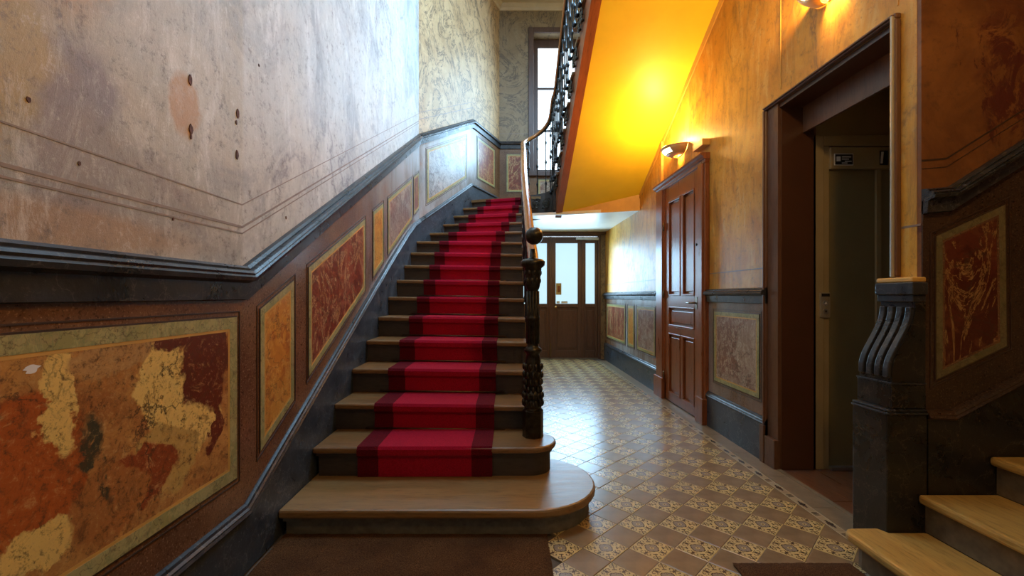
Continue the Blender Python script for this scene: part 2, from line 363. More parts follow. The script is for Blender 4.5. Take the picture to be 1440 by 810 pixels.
# ------------------------------------------------------------------ key planes
XL, XR = -1.15, 1.893
YB = D(7.82)
TOP = 6.70
Y0 = -1.7
YC = D(1.8)                       # where the left wall's rail starts to climb
YE = D(5.46)                      # where the left wall turns
def X2(zold): return -1.12+.437*(zold-5.46)
W2 = (X2(7.82), YB)               # far corner of the turned wall
YS = D(1.88)                      # side stair wall plane
LAND = 2.765

def lerp(tab, y):
    for (a, b), (c, d) in zip(tab, tab[1:]):
        if y <= c: return b+(d-b)*(y-a)/(c-a)
    return tab[-1][1]
rail_tab = [(Y0, 1.325), (YC, 1.325), (YE, 3.34)]
skirt_tab = [(Y0, .272), (YC, .272), (D(3.563), 1.27), (D(4.11), 1.575), (D(4.73), 1.905), (D(5.1), 2.08), (YE, 2.2)]

# ------------------------------------------------------------------ room shell
floor = MB().box(-1.3, 4.3, Y0, YB+.2, -.12, -.012).build('floor', 'grout', **STRUCT)
wl = MB().box(XL-.2, XL, Y0, YE+.0, 0, TOP).build('wall_left', 'plaster_grey', **STRUCT)
# turned wall
p0 = Vector((-1.15, YE)); p1 = Vector((W2[0]-.03, YB)); dd = (p1-p0).normalized(); nn = Vector((-dd.y, dd.x))
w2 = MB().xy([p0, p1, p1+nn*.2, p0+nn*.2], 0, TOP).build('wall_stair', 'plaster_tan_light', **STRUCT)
wr = MB().box(XR, XR+.12, D(2.96), YB, 0, TOP).build('wall_right', 'plaster_ochre', **STRUCT)
MB().box(XR, XR+.12, D(2.0), D(2.96), 2.53, TOP).build('lintel', 'plaster_ochre', wr)
MB().box(XR, XR+.12, YS+.02, D(2.0), 0, TOP).build('pier', 'plaster_ochre', wr)
# back wall with door and window openings
WX0, WX1, WZ0, WZ1 = .53, 1.65, 3.55, 6.18
DX0, DX1, DZ = .22, 1.80, 2.40
wb = MB()
wb.box(-.6, DX0, YB, YB+.35, 0, TOP); wb.box(DX1, 2.1, YB, YB+.35, 0, TOP)
wb.box(DX0, WX0, YB, YB+.35, DZ, TOP); wb.box(WX1, DX1, YB, YB+.35, DZ, TOP)
wb.box(WX0, WX1, YB, YB+.35, DZ, WZ0); wb.box(WX0, WX1, YB, YB+.35, WZ1, TOP)
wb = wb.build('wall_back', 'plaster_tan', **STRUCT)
ws = MB().box(XR+.002, 4.3, YS, YS+.02, 0, TOP).box(XR+.12, 4.3, YS+.02, YS+.12, 0, TOP).build('wall_side_stair', 'plaster_red_ochre', **STRUCT)
MB().box(-1.4, 4.3, Y0-.15, Y0, 0, TOP).build('wall_front', 'plaster_grey', **STRUCT)
MB().box(4.3, 4.45, Y0, YS+.2, 0, TOP).build('wall_far_right', 'plaster_red_ochre', **STRUCT)
ce = MB().box(-1.4, 4.3, Y0, YB+.35, TOP, TOP+.12).build('ceiling', 'ceiling_cream', **STRUCT)
# cornice below the high ceiling
corn = [(0, 0), (.0, -.1), (.02, -.1), (.035, -.05), (.07, -.02), (.09, 0)]
MB().sweep([(XL, Y0, TOP), (XL, YE, TOP), (p1.x, YB, TOP), (XR, YB, TOP)], corn, 1).build('trim_1', 'ceiling_cream', **STRUCT)

# ------------------------------------------------------------------ left wall dressing
def band(pts_top, pts_bot, x0, x1):      # pts as (y,z)
    return MB().yz(pts_top+pts_bot[::-1], x0, x1)
dadoT = [(Y0, 1.27), (YC, 1.27), (YE, 3.285)]
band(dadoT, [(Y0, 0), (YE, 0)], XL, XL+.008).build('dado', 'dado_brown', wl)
sk = [(y, z) for y, z in skirt_tab]
band(sk, [(Y0, 0), (YE, 0)], XL, XL+.024).build('skirting', 'black_marble', wl)
mould = [(0, -.03), (.034, -.03), (.040, -.02), (.034, -.010), (.034, -.004), (.026, .004), (.022, .014), (.012, .018), (0, .02)]
MB().sweep([(XL+.001, y, z) for y, z in sk], mould, 1).build('skirting_moulding', 'rail_marble', wl)
railp = [(0, -.105), (.028, -.10), (.032, -.03), (.045, -.022), (.060, -.020), (.064, -.004), (.056, .004), (.060, .012), (.050, .022),
         (.034, .026), (.036, .034), (.022, .044), (0, .046)]
MB().sweep([(XL+.001, y, z-.04) for y, z in rail_tab], railp, 1).build('dado_rail', 'rail_marble', wl)
# painted lines above the rail
def line_offset(off, wd, mat='painted_line'):
    t = [(y, z+off) for y, z in rail_tab]; b = [(y, z+off-wd) for y, z in rail_tab]
    band(t, b, XL, XL+.0012).build('painted_line', mat, wl)
line_offset(.15, .006); line_offset(.18, .010); line_offset(.275, .005)

# painted panels (field > green border > dark line)
def pline(poly, inset):   # inset polygon in 2D (convex, any orientation)
    n = len(poly); P = [Vector(p) for p in poly]; area2 = sum(P[i].x*P[(i+1) % n].y-P[(i+1) % n].x*P[i].y for i in range(n))
    s = 1 if area2 > 0 else -1; out = []
    for i in range(n):
        a, b, c = P[i-1], P[i], P[(i+1) % n]
        d1 = (b-a).normalized(); d2 = (c-b).normalized()
        n1 = Vector((-d1.y, d1.x))*s; n2 = Vector((-d2.y, d2.x))*s
        m = (n1+n2).normalized(); out.append(b+m*(inset/max(.2, m.dot(n1))))
    return [tuple(p) for p in out]
def frame_mesh(poly, w0, w1, tr, t0, t1):
    """ring between inset w0 and w1; tr maps (u,v,depth)->xyz"""
    a = pline(poly, w0); b = pline(poly, w1); n = len(a); mb = MB(); vs = []
    for d in (t0, t1):
        vs += [tr(u, v, d) for u, v in a]+[tr(u, v, d) for u, v in b]
    fs = []
    for i in range(n):
        j = (i+1) % n
        fs += [(i, j, n+j, n+i), (2*n+i, 3*n+i, 3*n+j, 2*n+j), (i, 2*n+i, 2*n+j, j), (n+i, n+j, 3*n+j, 3*n+i)]
    return mb.add(vs, fs)
def panel(poly, tr, parent, field, border='marble_green', bw=.045, dark=True, t=.009):
    il = 'fascia_orange' if border == 'marble_green' else 'dado_brown'
    f = pline(poly, bw); n = len(f)
    mb = MB(); vs = [tr(u, v, t-.002) for u, v in f]+[tr(u, v, t+.003) for u, v in f]
    mb.add(vs, [tuple(range(n))[::-1], tuple(range(n, 2*n))]+[(i, (i+1) % n, (i+1) % n+n, i+n) for i in range(n)])
    o = mb.build('painted_panel', field, parent)
    frame_mesh(poly, 0, bw-.008, tr, t-.002, t+.0045).build('green_border', border, o)
    frame_mesh(poly, bw-.008, bw+.002, tr, t-.002, t+.0035).build('inner_line', il, o)
    if dark:
        frame_mesh(poly, -.006, 0, tr, t-.002, t+.003).build('dark_line', 'dark_line', o)
        frame_mesh(poly, -.026, -.021, tr, t-.002, t+.002).build('dark_line', 'dark_line', o)
    return o
trL = lambda u, v, d: (XL+d, u, v)
ptop = lambda zo: 1.135+.48*(zo-1.911)
pbot = lambda zo: .478+.54*(zo-1.911)
panel([(D(-.6), .43), (D(1.745), .43), (D(1.745), 1.11), (D(-.6), 1.11)], trL, wl, 'marble_big', bw=.055)
for a, b, f, bwid in ((1.915, 2.215, 'marble_amber', .04), (2.385, 3.34, 'marble_red', .04), (3.55, 3.84, 'marble_amber', .035), (4.0, 5.0, 'marble_grey_red', .035), (5.12, 5.4, 'marble_red', .03)):
    panel([(D(a), pbot(a)), (D(b), pbot(b)+(.0 if b < 5 else -.02)), (D(b), ptop(b)), (D(a), ptop(a))], trL, wl, f, bw=bwid)
# bare plaster patch with four anchor holes, chipped spots
def blob(cy, cz, ry, rz, n=16, j=.18): return [(cy+ry*math.cos(2*math.pi*i/n)*(1+random.uniform(-j, j)), cz+rz*math.sin(2*math.pi*i/n)*(1+random.uniform(-j, j))) for i in range(n)]
def PL(px, py):     # pixel -> (y,z) on the left wall
    y = 620*(-XL)/(711-px); return y, 1.2+(416-py)*y/620
for hx, hy, s in ((267, 112, 1), (268, 182, 1), (334, 160, 1), (333, 218, 1), (268, 192, .5), (332, 172, .5)):
    a, b = PL(hx, hy); MB().yz(blob(a, b, .009*s, .019*s, 10), XL, XL+.003).build('anchor_hole', 'rust', wl)
for hx, hy, s in ((402, 306, .8), (364, 92, .6), (40, 140, .6), (111, 230, .5), (243, 308, .5)):
    a, b = PL(hx, hy); MB().yz(blob(a, b, .009*s, .012*s, 8), XL, XL+.002).build('nail_hole', 'rust', wl)
a, b = PL(38, 519); MB().yz(blob(a, b, .018, .009, 14, .4), XL+.008, XL+.0125).build('chipped_spot', 'paper_white', wl)

# ------------------------------------------------------------------ turned wall dressing
def on2(zo, off=0):       # point on turned wall (x,y) at old depth
    t = (zo-5.46)/(7.82-5.46); p = p0.lerp(p1, t); return p-nn*off
def seg2(pts, off0, off1, name, mat, parent=w2):
    a = [(*on2(zo, off0), z) for zo, z in pts]; v = -nn*(off1-off0)
    return MB().prism(a, (v.x, v.y, 0)).build(name, mat, parent)
R2 = [(5.46, 3.34), (6.83, 4.12), (7.82, 4.12)]
S2 = [(5.46, 2.2), (6.78, 3.035), (7.82, 3.035)]
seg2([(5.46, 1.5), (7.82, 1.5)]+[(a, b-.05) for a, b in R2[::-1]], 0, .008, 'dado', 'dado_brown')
seg2([(5.46, 1.5), (7.82, 1.5)]+S2[::-1], 0, .024, 'skirting', 'black_marble')
MB().sweep([(*on2(a, .001), b) for a, b in S2], mould, 1).build('skirting_moulding', 'rail_marble', w2)
MB().sweep([(*on2(a, .001), b-.04) for a, b in R2], railp, 1).build('dado_rail', 'rail_marble', w2)
tr2 = lambda u, v, d: (*on2(u, d), v)
def panel2(a, b, f):
    R = lambda z: lerp(R2, z)-.24; S = lambda z: lerp(S2, z)+.16
    poly = [(a, S(a)), (b, S(b)), (b, R(b)), (a, R(a))]
    panel(poly, tr2, w2, f, bw=.035)
panel2(5.62, 6.62, 'marble_pale_grey'); panel2(6.98, 7.6, 'marble_red')
for off, wd in ((.2, .008), (.29, .006)):
    seg2([(a, b+off) for a, b in R2]+[(a, b+off-wd) for a, b in R2[::-1]], 0, .0012, 'painted_line', 'painted_line')

# ------------------------------------------------------------------ back wall dressing (upper landing)
bx0 = W2[0]-.03
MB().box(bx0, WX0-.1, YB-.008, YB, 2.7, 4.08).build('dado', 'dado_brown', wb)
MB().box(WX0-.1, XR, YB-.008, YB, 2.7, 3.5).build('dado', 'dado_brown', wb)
MB().sweep([(bx0, YB-.001, 4.08), (WX0-.1, YB-.001, 4.08)], railp, 1).build('dado_rail', 'rail_marble', wb)
MB().box(bx0, XR, YB-.024, YB, 2.7, 3.035).build('skirting', 'black_marble', wb)
trB = lambda u, v, d: (u, YB-d, v)
panel([(.02, 3.17), (.34, 3.17), (.34, 3.88), (.02, 3.88)], trB, wb, 'marble_red', bw=.035)
panel([(.62, 3.1), (1.55, 3.1), (1.55, 3.4), (.62, 3.4)], trB, wb, 'marble_grey_red', bw=.03)
MB().box(bx0, WX0-.1, YB-.0012, YB, 4.27, 4.278).build('painted_line', 'painted_line', wb)
# window_1
win = bpy.data.objects.new('window_1', None); COL.objects.link(win); win['kind'] = 'structure'; win.location = (1.09, YB, WZ0)
cas = MB(); c = .10
cas.box(WX0-c, WX0, YB-.03, YB, WZ0-.05, WZ1+c); cas.box(WX1, WX1+c, YB-.03, YB, WZ0-.05, WZ1+c)
cas.box(WX0, WX1, YB-.03, YB, WZ1, WZ1+c)
cas.build('window_casing', 'wood_dark_door', win, .008)
MB().box(WX0-.12, WX1+.12, YB-.07, YB+.2, WZ0-.09, WZ0).build('window_sill', 'wood_dark_door', win, .006)
fr = MB(); FY0, FY1 = YB+.2, YB+.25
fr.box(WX0, WX0+.1, FY0, FY1, WZ0, WZ1); fr.box(WX1-.1, WX1, FY0, FY1, WZ0, WZ1)
fr.box(WX0+.1, WX1-.1, FY0, FY1, WZ1-.17, WZ1); fr.box(WX0+.1, WX1-.1, FY0, FY1, WZ0, WZ0+.1)
fr.box(1.06, 1.12, FY0, FY1, WZ0+.1, WZ1-.17)
fr.build('window_frame', 'wood_dark_door', win)
for zb in (5.2, 4.38):
    MB().box(WX0+.1, WX1-.1, FY0+.005, FY1-.005, zb, zb+.045).build('glazing_bar', 'wood_dark_door', win)
zs = [WZ0+.1, 4.38, 4.425, 5.2, 5.245, WZ1-.17]
for i in range(3):
    for xa, xb in ((WX0+.1, 1.06), (1.12, WX1-.1)):
        MB().box(xa, xb, FY0+.02, FY0+.03, zs[2*i], zs[2*i+1]).build('pane', 'pane_sky', win)

# fill_window: unseen side window added above the upper flight to bring daylight
w2_ = bpy.data.objects.new('fill_window', None); COL.objects.link(w2_); w2_['kind'] = 'structure'; w2_.location = (XR, 3.9, 5.1)
m_ = MB()
for ya_, yb_2, za_, zb_ in ((3.05, 3.13, 5.1, 6.4), (4.67, 4.75, 5.1, 6.4), (3.87, 3.93, 5.18, 6.32), (3.13, 4.67, 5.1, 5.18), (3.13, 4.67, 6.32, 6.4)): m_.box(XR-.05, XR, ya_, yb_2, za_, zb_)
m_.build('window_frame', 'wood_dark_door', w2_)
for ya_, yb_2 in ((3.13, 3.87), (3.93, 4.67)): MB().box(XR-.02, XR-.001, ya_, yb_2, 5.18, 6.32).build('pane', 'pane_sky', w2_)

# ------------------------------------------------------------------ entrance door (door_1)
d1 = bpy.data.objects.new('door_1', None); COL.objects.link(d1); d1['kind'] = 'structure'; d1.location = (1.0, YB, 0)
dm = 'wood_dark_door'; y0, y1 = YB+.02, YB+.08
MB().box(DX0, DX0+.05, YB-.02, YB+.1, 0, DZ).box(DX1-.05, DX1, YB-.02, YB+.1, 0, DZ).box(DX0+.05, DX1-.05, YB-.02, YB+.1, 2.33, DZ).build('door_frame', dm, d1, .006)
def leaf(xa, xb, sw, name='door_leaf'):
    mb = MB()
    mb.box(xa, xa+sw, y0, y1, .02, 2.32); mb.box(xb-sw, xb, y0, y1, .02, 2.32)
    for za, zb in ((.02, .16), (.98, 1.05), (2.20, 2.32)): mb.box(xa+sw, xb-sw, y0, y1, za, zb)
    o = mb.build(name, dm, d1, .004)
    MB().box(xa+sw, xb-sw, y0+.02, y0+.03, .16, .98).build('door_panel', dm, o)
    MB().box(xa+sw+.04, xb-sw-.04, y0+.008, y0+.02, .21, .93).build('door_panel', dm, o, .01)
    MB().box(xa+sw, xb-sw, y0+.02, y0+.03, 1.05, 2.20).build('pane', 'pane_frost', o)
    return o
leaf(.27, .855, .07); lf = leaf(.862, 1.46, .09); leaf(1.467, 1.75, .055, 'side_panel')
MB().box(DX0+.05, DX1-.05, YB-.01, YB+.12, 0, .022).build('door_threshold', 'stone_riser', d1)
MB().box(.832, .872, y0-.02, y0, .02, 2.32).build('astragal', dm, d1, .006)
MB().box(1.445, 1.482, y0-.015, y0, .02, 2.32).build('astragal', dm, d1, .005)
MB().box(1.33, 1.76, YB-.04, YB+.02, 2.255, 2.305).build('door_closer', 'steel', d1, .006)
MB().box(.958, 1.06, y0-.002, y0+.018, 1.22, 1.44).build('notice', 'paper_yellow', d1)
MB().box(.985, 1.035, y0-.004, y0-.001, 1.27, 1.39).build('notice_mark', 'wood_door', d1)
for xa, xb in ((.97, 1.03), (1.06, 1.18)): MB().box(xa, xb, y0+.012, y0+.019, 1.055, 1.10).build('sticker', 'paper_white', d1)
MB().ball((.95, y0-.04, .985), .028).tube([(.95, y0, .985), (.95, y0-.03, .985)], .01).build('door_knob', 'brass', d1)
MB().box(.925, .945, y0-.012, y0, 1.25, 1.55).build('lock_plate', 'brass_dark', d1, .003)
MB().box(.84, .864, y0-.03, y0-.02, .05, .3).build('floor_bolt', 'brass_dark', d1, .003)

# ------------------------------------------------------------------ right wall dressing
def PRt(px, py):
    y = 620*XR/(px-711); return y, 1.2+(416-py)*y/620
dcasF, dcasN = D(5.06), D(3.826)      # closet casing far / near
E0, E1 = D(2.0), D(2.96)
def rseg(ya, yb, part2=False):
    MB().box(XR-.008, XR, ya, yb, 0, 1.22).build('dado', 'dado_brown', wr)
    MB().box(XR-.03, XR, ya, yb, 0, .30).build('baseboard_right' if False else 'skirting', 'black_marble', wr)
    MB().sweep([(XR-.001, ya, .30), (XR-.001, yb, .30)], mould, -1).build('skirting_moulding', 'rail_marble', wr)
    MB().sweep([(XR-.001, ya, 1.225), (XR-.001, yb, 1.225)], [(a, b*.8) for a, b in railp], -1).build('dado_rail', 'rail_marble', wr)
rseg(E1+.0, dcasN); rseg(dcasF, YB)
trR = lambda u, v, d: (XR-d, u, v)
panel([(D(3.06), .44), (D(3.72), .44), (D(3.72), 1.06), (D(3.06), 1.06)], trR, wr, 'marble_grey_red', bw=.04)
for a, b, f in ((5.2, 5.9, 'marble_grey_red'), (6.05, 6.35, 'marble_amber'), (6.5, 7.65, 'marble_red')):
    panel([(D(a), .44), (D(b), .44), (D(b), 1.05), (D(a), 1.05)], trR, wr, f, bw=.04)
for za in (1.40,):
    MB().box(XR-.0012, XR, E1, dcasN, za, za+.008).build('painted_line', 'painted_line', wr)
    MB().box(XR-.0012, XR, dcasF, YB, za, za+.008).build('painted_line', 'painted_line', wr)
for px in (1098,):
    y = 620*XR/(px-711); MB().box(XR-.004, XR, y-.003, y+.003, 2.62, TOP-.12).build('surface_cable', 'fascia_orange', wr)
y = 620*XR/(1263-711); MB().box(XR-.004, XR, y-.003, y+.003, 2.60, TOP-.12).build('surface_cable', 'fascia_orange', wr)
y = D(4.95); MB().box(XR-.03, XR, y-.012, y+.012, 2.55, 3.05).build('conduit', 'fascia_orange', wr)
MB().box(XR-.0012, XR, YS, E0-.03, 1.52, 1.53).build('painted_line', 'painted_line', wr)

# closet door (door_2)
d2 = bpy.data.objects.new('door_2', None); COL.objects.link(d2); d2['kind'] = 'structure'; d2.location = (XR, D(4.4), 0)
LF, LN = D(4.81), D(3.97)
cz0 = 2.44
mb = MB()
for ya, yb in ((LF, dcasF), (dcasN, LN)):
    mb.box(XR-.045, XR, ya, yb, .0, cz0)
    mb.box(XR-.06, XR, ya+.03, yb-.03, .0, cz0)
mb.box(XR-.045, XR, dcasN, dcasF, cz0, cz0+.05)
mb.build('door_casing', 'wood_door', d2, .006)
MB().box(XR-.075, XR, dcasN-.01, LN+.0, 0, .24).build('plinth_block', 'wood_door', d2, .006)
MB().box(XR-.075, XR, LF, dcasF+.01, 0, .24).build('plinth_block', 'wood_door', d2, .006)
MB().sweep([(XR, dcasN-.01, cz0+.07), (XR, dcasF+.01, cz0+.07)], [(0, -.04), (.06, -.035), (.065, -.015), (.085, -.005), (.09, .012), (.07, .02), (0, .022)], -1).build('door_cornice', 'wood_door', d2)
mb = MB(); xa, xb = XR-.03, XR
a1, a2, b1, b2 = D(4.71), D(4.40), D(4.34), D(4.07)      # panel bays
mb.box(xa, xb, a1, LF, .01, cz0); mb.box(xa, xb, LN, b2, .01, cz0)
mb.box(xa, xb, b1, a2, 1.2, 2.27); mb.box(xa, xb, b1, a2, .1, .78)
for za, zb in ((.01, .1), (.78, .86), (1.08, 1.2), (2.27, cz0)): mb.box(xa, xb, b2, a1, za, zb)
df = mb.build('door_leaf', 'wood_door', d2, .003)
for ya, yb, za, zb in ((a2, a1, 1.2, 2.27), (b2, b1, 1.2, 2.27), (b2, a1, .86, 1.08), (a2, a1, .1, .78), (b2, b1, .1, .78)):
    MB().box(XR-.008, XR, ya, yb, za, zb).build('door_panel', 'wood_door', df)
    MB().box(XR-.02, XR-.008, ya+.045, yb-.045, za+.045, zb-.045).build('raised_field', 'wood_door', df, .008)
    q = [(ya, za), (yb, za), (yb, zb), (ya, zb)]
    frame_mesh(q, 0, .018, trR, .008, .036).build('panel_moulding', 'wood_door', df, .004)
for z in (2.0, 1.22, .28):
    MB().tube([(XR-.052, LF-.004, z-.045), (XR-.052, LF-.004, z+.045)], .009).build('hinge', 'brass_dark', d2)
MB().tube([(XR-.03, D(4.03), 1.13), (XR-.075, D(4.03), 1.13), (XR-.08, D(4.13), 1.13)], .009).box(XR-.036, XR-.03, D(4.0), D(4.05), 1.07, 1.19).build('door_handle', 'brass_dark', df)
MB().tube([(XR-.03, D(4.02), 1.70), (XR-.042, D(4.02), 1.70)], .012).build('door_lock', 'black_plastic', df)

# ------------------------------------------------------------------ lift opening, lobby and lift
op = MB()
prof = [(0, 0), (.03, 0), (.036, .012), (.028, .02), (.03, .03), (.015, .04), (0, .045)]
t2 = bpy.data.objects.new('trim_2', None); COL.objects.link(t2); t2['kind'] = 'structure'; t2.location = (XR, (E0+E1)/2, 0)
def jamb(ya, yb, za, zb):
    MB().box(XR-.03, XR+.002, ya, yb, za, zb).build('opening_moulding', 'wood_casing', t2, .008)
jamb(E1-.0, E1+.028, 0, 2.53); jamb(E0-.03, E0-.003, 1.29, 2.53); jamb(E0-.03, E1+.028, 2.53, 2.558)
MB().box(XR-.042, XR, E1+.004, E1+.018, 0, 2.53).build('opening_bead', 'wood_casing', t2, .004)
MB().box(XR-.042, XR, E0-.024, E0-.012, 1.29, 2.545).build('opening_bead', 'lift_panel', t2, .004)
MB().box(XR-.042, XR, E0-.024, E1+.018, 2.538, 2.55).build('opening_bead', 'wood_casing', t2, .004)
# flat brown casing strip on the far side and dark reveal
YD = D(2.85)
MB().box(XR-.012, XR+.25, YD, E1, 0, 2.53).build('reveal_panel', 'wood_casing', t2)
MB().box(XR-.04, XR+.0, YD-.004, E1-.002, 0, .20).build('plinth_block', 'wood_casing', t2, .004)
MB().box(XR-.045, XR+.0, E1-.0, E1+.05, 0, .27).build('plinth_block', 'wood_casing', t2, .004)
MB().box(XR+.012, 2.125, YD-.006, YD+.03, 0, 2.50).build('reveal_board', 'lacquer_brown', t2)
MB().box(XR, 2.05, E0, YD, 2.50, 2.53).build('reveal_soffit', 'lacquer_brown', t2)
MB().box(2.05, 2.07, E0, YD, 2.325, 2.53).build('reveal_fascia', 'wood_casing', t2)
lw = MB().box(2.118, 3.4, YD+.03, YD+.2, 0, 2.8).build('wall_lift', 'lift_beige', **STRUCT)
MB().box(2.118, 3.4, YS+.12, YD+.2, 2.7, 2.8).build('lobby_ceiling', 'lift_beige', lw)
MB().box(3.3, 3.4, YS+.12, YD+.03, 0, 2.7).build('lobby_wall', 'lift_beige', lw)
MB().box(XR+.12, 3.3, YS+.121, E0, 2.5, 2.7).build('lobby_header', 'lift_beige', lw)
# parquet boards of the lobby
fl2 = MB().box(XR+.005, 3.3, YS+.12, YD+.03, -.011, -.005).build('lobby_floor', 'wood_parquet', floor)
bd = MB().box(0, .118, 0, .43, -.005, .002).build('floorboard', 'wood_parquet', floor)
first = True
for i in range(11):
    for j in range(3):
        x = XR+.008+i*.12; yy = YS+.125+j*.435-(.2 if i % 2 else 0)
        if yy < YS+.12: continue
        if yy+.43 > YD+.03: continue
        if first: bd.location = (x, yy, 0); first = False
        else: inst(bd, 'floorboard', (x, yy, 0), floor)
lift = thing('elevator', 'dull beige metal lift door recessed behind the brown doorway', 'elevator', (2.5, YD, 0))
yl = YD
MB().box(2.125, 2.20, yl, yl+.03, 0, 2.31).box(2.20, 3.28, yl, yl+.03, 2.235, 2.31).box(3.2, 3.28, yl, yl+.03, 0, 2.235).build('lift_frame', 'lift_beige', lift, .003)
MB().box(2.20, 2.24, yl+.008, yl+.03, 0, 2.235).build('inner_frame', 'lift_beige', lift)
MB().box(2.24, 3.2, yl-.01, yl+.03, 2.075, 2.225).build('header_box', 'lift_beige', lift, .004)
dl = MB().box(2.24, 2.565, yl+.018, yl+.03, .02, 2.075).build('lift_door_leaf', 'lift_door', lift)
MB().box(2.568, 2.60, yl+.004, yl+.03, .02, 2.075).build('door_post', 'lift_beige', lift)
MB().box(2.604, 3.2, yl+.012, yl+.03, .02, 2.075).build('lift_door_leaf', 'lift_door', lift)
MB().box(2.24, 3.2, yl-.02, yl+.03, 0, .02).build('threshold', 'steel', lift)
sg = MB().box(2.262, 2.392, yl-.014, yl-.01, 2.098, 2.178).build('capacity_sign', 'paper_white', lift)
MB().box(2.267, 2.387, yl-.0155, yl-.014, 2.103, 2.173).build('sign_face', 'black_plastic', sg)
mk = MB().box(2.275, 2.302, yl-.017, yl-.0155, 2.125, 2.158)
for k, (zz, x1) in enumerate(((2.152, 2.375), (2.137, 2.36), (2.122, 2.378), (2.11, 2.35))): mk.box(2.312+(k == 2)*.02, x1, yl-.017, yl-.0155, zz, zz+.006)
mk.build('sign_print', 'paper_white', sg)
sg2 = MB().box(2.575, 2.63, yl-.014, yl-.01, 2.10, 2.20).build('wall_notice', 'black_plastic', lift)
MB().xz([(2.578, 2.11), (2.592, 2.11), (2.60, 2.19), (2.584, 2.19)], yl-.016, yl-.014).build('notice_print', 'paper_white', sg2)
cp = MB().box(2.168, 2.236, yl-.012, yl, 1.05, 1.222).build('call_panel', 'lift_panel', lift, .003)
MB().box(2.175, 2.229, yl-.015, yl-.012, 1.195, 1.216).build('indicator', 'black_plastic', cp)
for z, s in ((1.15, 1), (1.093, -1)):
    MB().prism([(2.202+.019*math.cos(2*math.pi*i/16), yl-.016, z+.019*math.sin(2*math.pi*i/16)) for i in range(16)], (0, .004, 0)).build('call_button', 'steel', cp)
    MB().xz([(2.193, z-.006*s), (2.211, z-.006*s), (2.202, z+.008*s)], yl-.018, yl-.016).build('button_arrow', 'paper_white' if s > 0 else 'black_plastic', cp)
# ------------------------------------------------------------------ main staircase
stair = thing('staircase', 'main staircase of polished wooden treads with dark risers climbing to the window', 'staircase', (-.4, D(2.4), 0))
def sagz(x, s=.018): return -s*(x+1.12)/1.3
steps = {}
for nstep in range(2, 17):
    if nstep <= 10: L = 2.397+.31*(nstep-2); Rr = L; xl = -1.126
    steps[nstep] = None
L = {n: (-1.126, 2.397+.31*(n-2)) for n in range(2, 11)}
L.update({11: (-1.126, 5.205), 12: (-1.06, 5.66), 13: (-.915, 5.97), 14: (-.80, 6.236), 15: (-.685, 6.496), 16: (-.57, 6.754), 17: (-.42, 7.1)})
Rt = {n: (.15+.006*(n-2), 2.405+.31*(n-2)) for n in range(2, 11)}
Rt.update({11: (.205, 5.14), 12: (.215, 5.40), 13: (.23, 5.675), 14: (.245, 5.95), 15: (.255, 6.225), 16: (.262, 6.46), 17: (.262, 6.8)})
def zst(n): return .14+.175*(n-1)
def P2(t): return Vector((t[0], D(t[1])))
def wallpts(n):   # wall-side path between step n and n+1 nose (handles the corner)
    a, b = P2(L[n]), P2(L[n+1]); pts = [a]
    if a.y < YE < b.y: pts.append(Vector((-1.126, YE)))
    pts.append(b); return pts
TH = .035
for n in range(3, 16):
    A, B = P2(L[n]), P2(Rt[n]); A2, B2 = P2(L[n+1]), P2(Rt[n+1]); z = zst(n)
    nb = Vector((0, .06))
    wp = wallpts(n)
    poly = [A, B+Vector((.02, 0)), B2+nb+Vector((.02, 0))]+[p+(nb if i == 0 else Vector((0, 0))) for i, p in enumerate(wp[::-1])][:-1]
    mb = MB(); mb.prism([(p.x, p.y, z-TH+sagz(p.x)) for p in poly], (0, 0, TH))
    mb.build('tread', 'wood_tread', stair, .010)
    o = Vector((0, .035)); t = Vector((0, .02))
    A_, B_ = A+o, B+o+Vector((-.02, 0))
    MB().prism([(p.x, p.y, z-.175+sagz(p.x)) for p in (A_, B_, B_+t, A_+t)], (0, 0, .175-TH)).build('riser', 'wood_riser', stair)
    # slim cove under the nose
    MB().prism([(p.x, p.y, z-TH-.018+sagz(p.x)) for p in (A_-Vector((0, .012)), B_-Vector((0, .012)), B_, A_)], (0, 0, .018)).build('nosing_cove', 'wood_riser', stair)
# step 2 with rounded end round the newel, platform step 1
def arc(cx, cy, r, a0, a1, n=18): return [Vector((cx+r*math.cos(math.radians(a0+(a1-a0)*i/n)), cy+r*math.sin(math.radians(a0+(a1-a0)*i/n)))) for i in range(n+1)]
def round_step(yf, cx, cy, r, yback, z0, z1, th, mt, mr, over=.035):
    poly = [Vector((-1.126, yf))]+arc(cx, cy, r, -90, 90)+[Vector((.12, cy+r)), Vector((.12, yback)), Vector((-1.126, yback))]
    MB().xy(poly, z1-th, z1).build('tread', mt, stair, .012)
    r2 = r-over
    poly = [Vector((-1.10, yf+over))]+arc(cx, cy, r2, -90, 90)+[Vector((.1, cy+r2)), Vector((.1, yback)), Vector((-1.10, yback))]
    MB().xy(poly, z0, z1-th).build('riser', mr, stair)
    r3 = r-over+.014
    poly = [Vector((-1.11, yf+over-.014))]+arc(cx, cy, r3, -90, 90)+[Vector((.1, cy+r3)), Vector((.1, yback)), Vector((-1.11, yback))]
    MB().xy(poly, z1-th-.02, z1-th).build('nosing_cove', mr, stair)
yf1 = D(2.036); c1 = yf1+.37
round_step(yf1, .14, c1, .37, D(2.75), 0, .14, .045, 'wood_platform', 'stone_riser')
yf2 = D(2.397); c2 = yf2+.165
round_step(yf2, .145, c2, .165, D(2.78), .14, .315, .035, 'wood_tread', 'wood_riser')
# understair side wall
usw = [(D(2.72), 0), (YB, 0), (YB, 2.42)]
top = [(P2(Rt[n]).y+.04, zst(n)-.24) for n in range(16, 2, -1)]
MB().yz(usw+top, .08, .125).build('wall_understair', 'plaster_ochre', **STRUCT)
